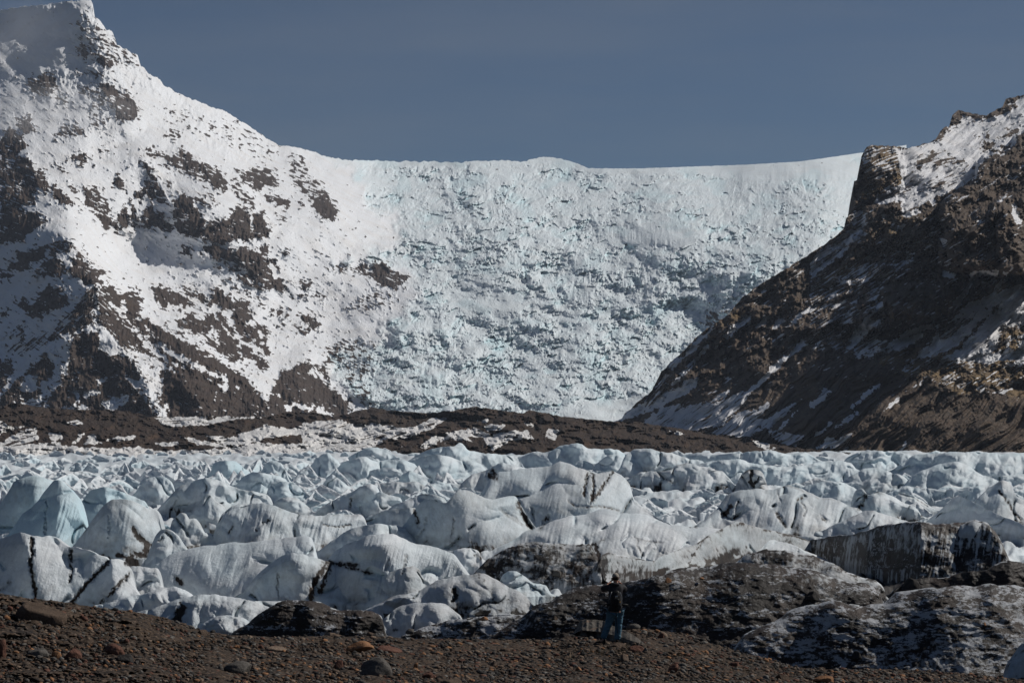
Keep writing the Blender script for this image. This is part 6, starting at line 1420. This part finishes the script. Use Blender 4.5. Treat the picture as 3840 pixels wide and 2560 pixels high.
# ------------------------------------------------------------------ thin mist wisps on the summit, and the air
def mist(name, z, cx, cy, rx, ry, D0, depth, dens, seed, label):
    P = pts(z, f'{cx} {cy}')[0]; k = D0 / F
    bm = bmesh.new(); bmesh.ops.create_icosphere(bm, subdivisions=4, radius=1)
    for v in bm.verts:
        s = 1 + .22 * (math.sin(v.co.x * 5 + seed) * math.sin(v.co.z * 7 + seed * 2) + math.sin(v.co.y * 4))
        v.co = Vector((v.co.x * rx * k * s, v.co.y * depth, v.co.z * ry * k * s))
    me = bpy.data.meshes.new(name); bm.to_mesh(me); bm.free()
    m = bpy.data.materials.new('mist'); m.use_nodes = True; n = m.node_tree.nodes; l = m.node_tree.links; n.clear()
    out = n.new('ShaderNodeOutputMaterial'); pv = n.new('ShaderNodeVolumePrincipled'); l.new(pv.outputs[0], out.inputs[1])
    pv.inputs['Color'].default_value = (.92, .92, .94, 1); pv.inputs['Anisotropy'].default_value = .2
    tc = n.new('ShaderNodeTexCoord'); no = n.new('ShaderNodeTexNoise'); no.inputs['Scale'].default_value = .006; no.inputs['Detail'].default_value = 4
    l.new(tc.outputs['Object'], no.inputs['Vector'])
    mp = n.new('ShaderNodeMapping'); mp.inputs['Scale'].default_value = (1 / (rx * k), 1 / depth, 1 / (ry * k)); l.new(tc.outputs['Object'], mp.inputs[0])
    ln = n.new('ShaderNodeVectorMath'); ln.operation = 'LENGTH'; l.new(mp.outputs[0], ln.inputs[0])
    fa = n.new('ShaderNodeMapRange'); fa.inputs[1].default_value = 1.0; fa.inputs[2].default_value = .2; l.new(ln.outputs['Value'], fa.inputs[0])
    th = n.new('ShaderNodeMapRange'); th.inputs[1].default_value = .38; th.inputs[2].default_value = .70; l.new(no.outputs['Fac'], th.inputs[0])
    mu = n.new('ShaderNodeMath'); mu.operation = 'MULTIPLY'; l.new(fa.outputs[0], mu.inputs[0]); l.new(th.outputs[0], mu.inputs[1])
    m2 = n.new('ShaderNodeMath'); m2.operation = 'MULTIPLY'; m2.inputs[1].default_value = dens; l.new(mu.outputs[0], m2.inputs[0]); l.new(m2.outputs[0], pv.inputs['Density'])
    me.materials.append(m)
    o = bpy.data.objects.new(name, me); COL.objects.link(o); o.location = (Wx(P[0], D0), D0, Wz(P[1], D0))
    tag(o, label, kind='stuff')
mist('mist', 'L1', 110, 210, 300, 190, 6150, 220, .0016, 1, 'grey cloud wisp drifting across the summit snowfield')
mist('mist', 'L1', 270, 650, 420, 130, 5560, 200, .003, 4, 'thin grey cloud wisp crossing the upper rock faces')

bm = bmesh.new(); bmesh.ops.create_cube(bm, size=1)
for v in bm.verts: v.co = Vector((v.co.x * 16000, 4980 + v.co.y * 10000, 940 + v.co.z * 2000 + 0))
me = bpy.data.meshes.new('haze'); bm.to_mesh(me); bm.free()
m = bpy.data.materials.new('haze_air'); m.use_nodes = True; n = m.node_tree.nodes; n.clear()
out = n.new('ShaderNodeOutputMaterial'); pv = n.new('ShaderNodeVolumePrincipled'); m.node_tree.links.new(pv.outputs[0], out.inputs[1])
HAZE_DENS = 1.5e-5
pv.inputs['Density'].default_value = HAZE_DENS; pv.inputs['Color'].default_value = (.72, .82, 1.0, 1); pv.inputs['Anisotropy'].default_value = 0.0
me.materials.append(m); o = bpy.data.objects.new('haze', me); COL.objects.link(o); tag(o, 'thin blue air haze over the valley', kind='stuff')
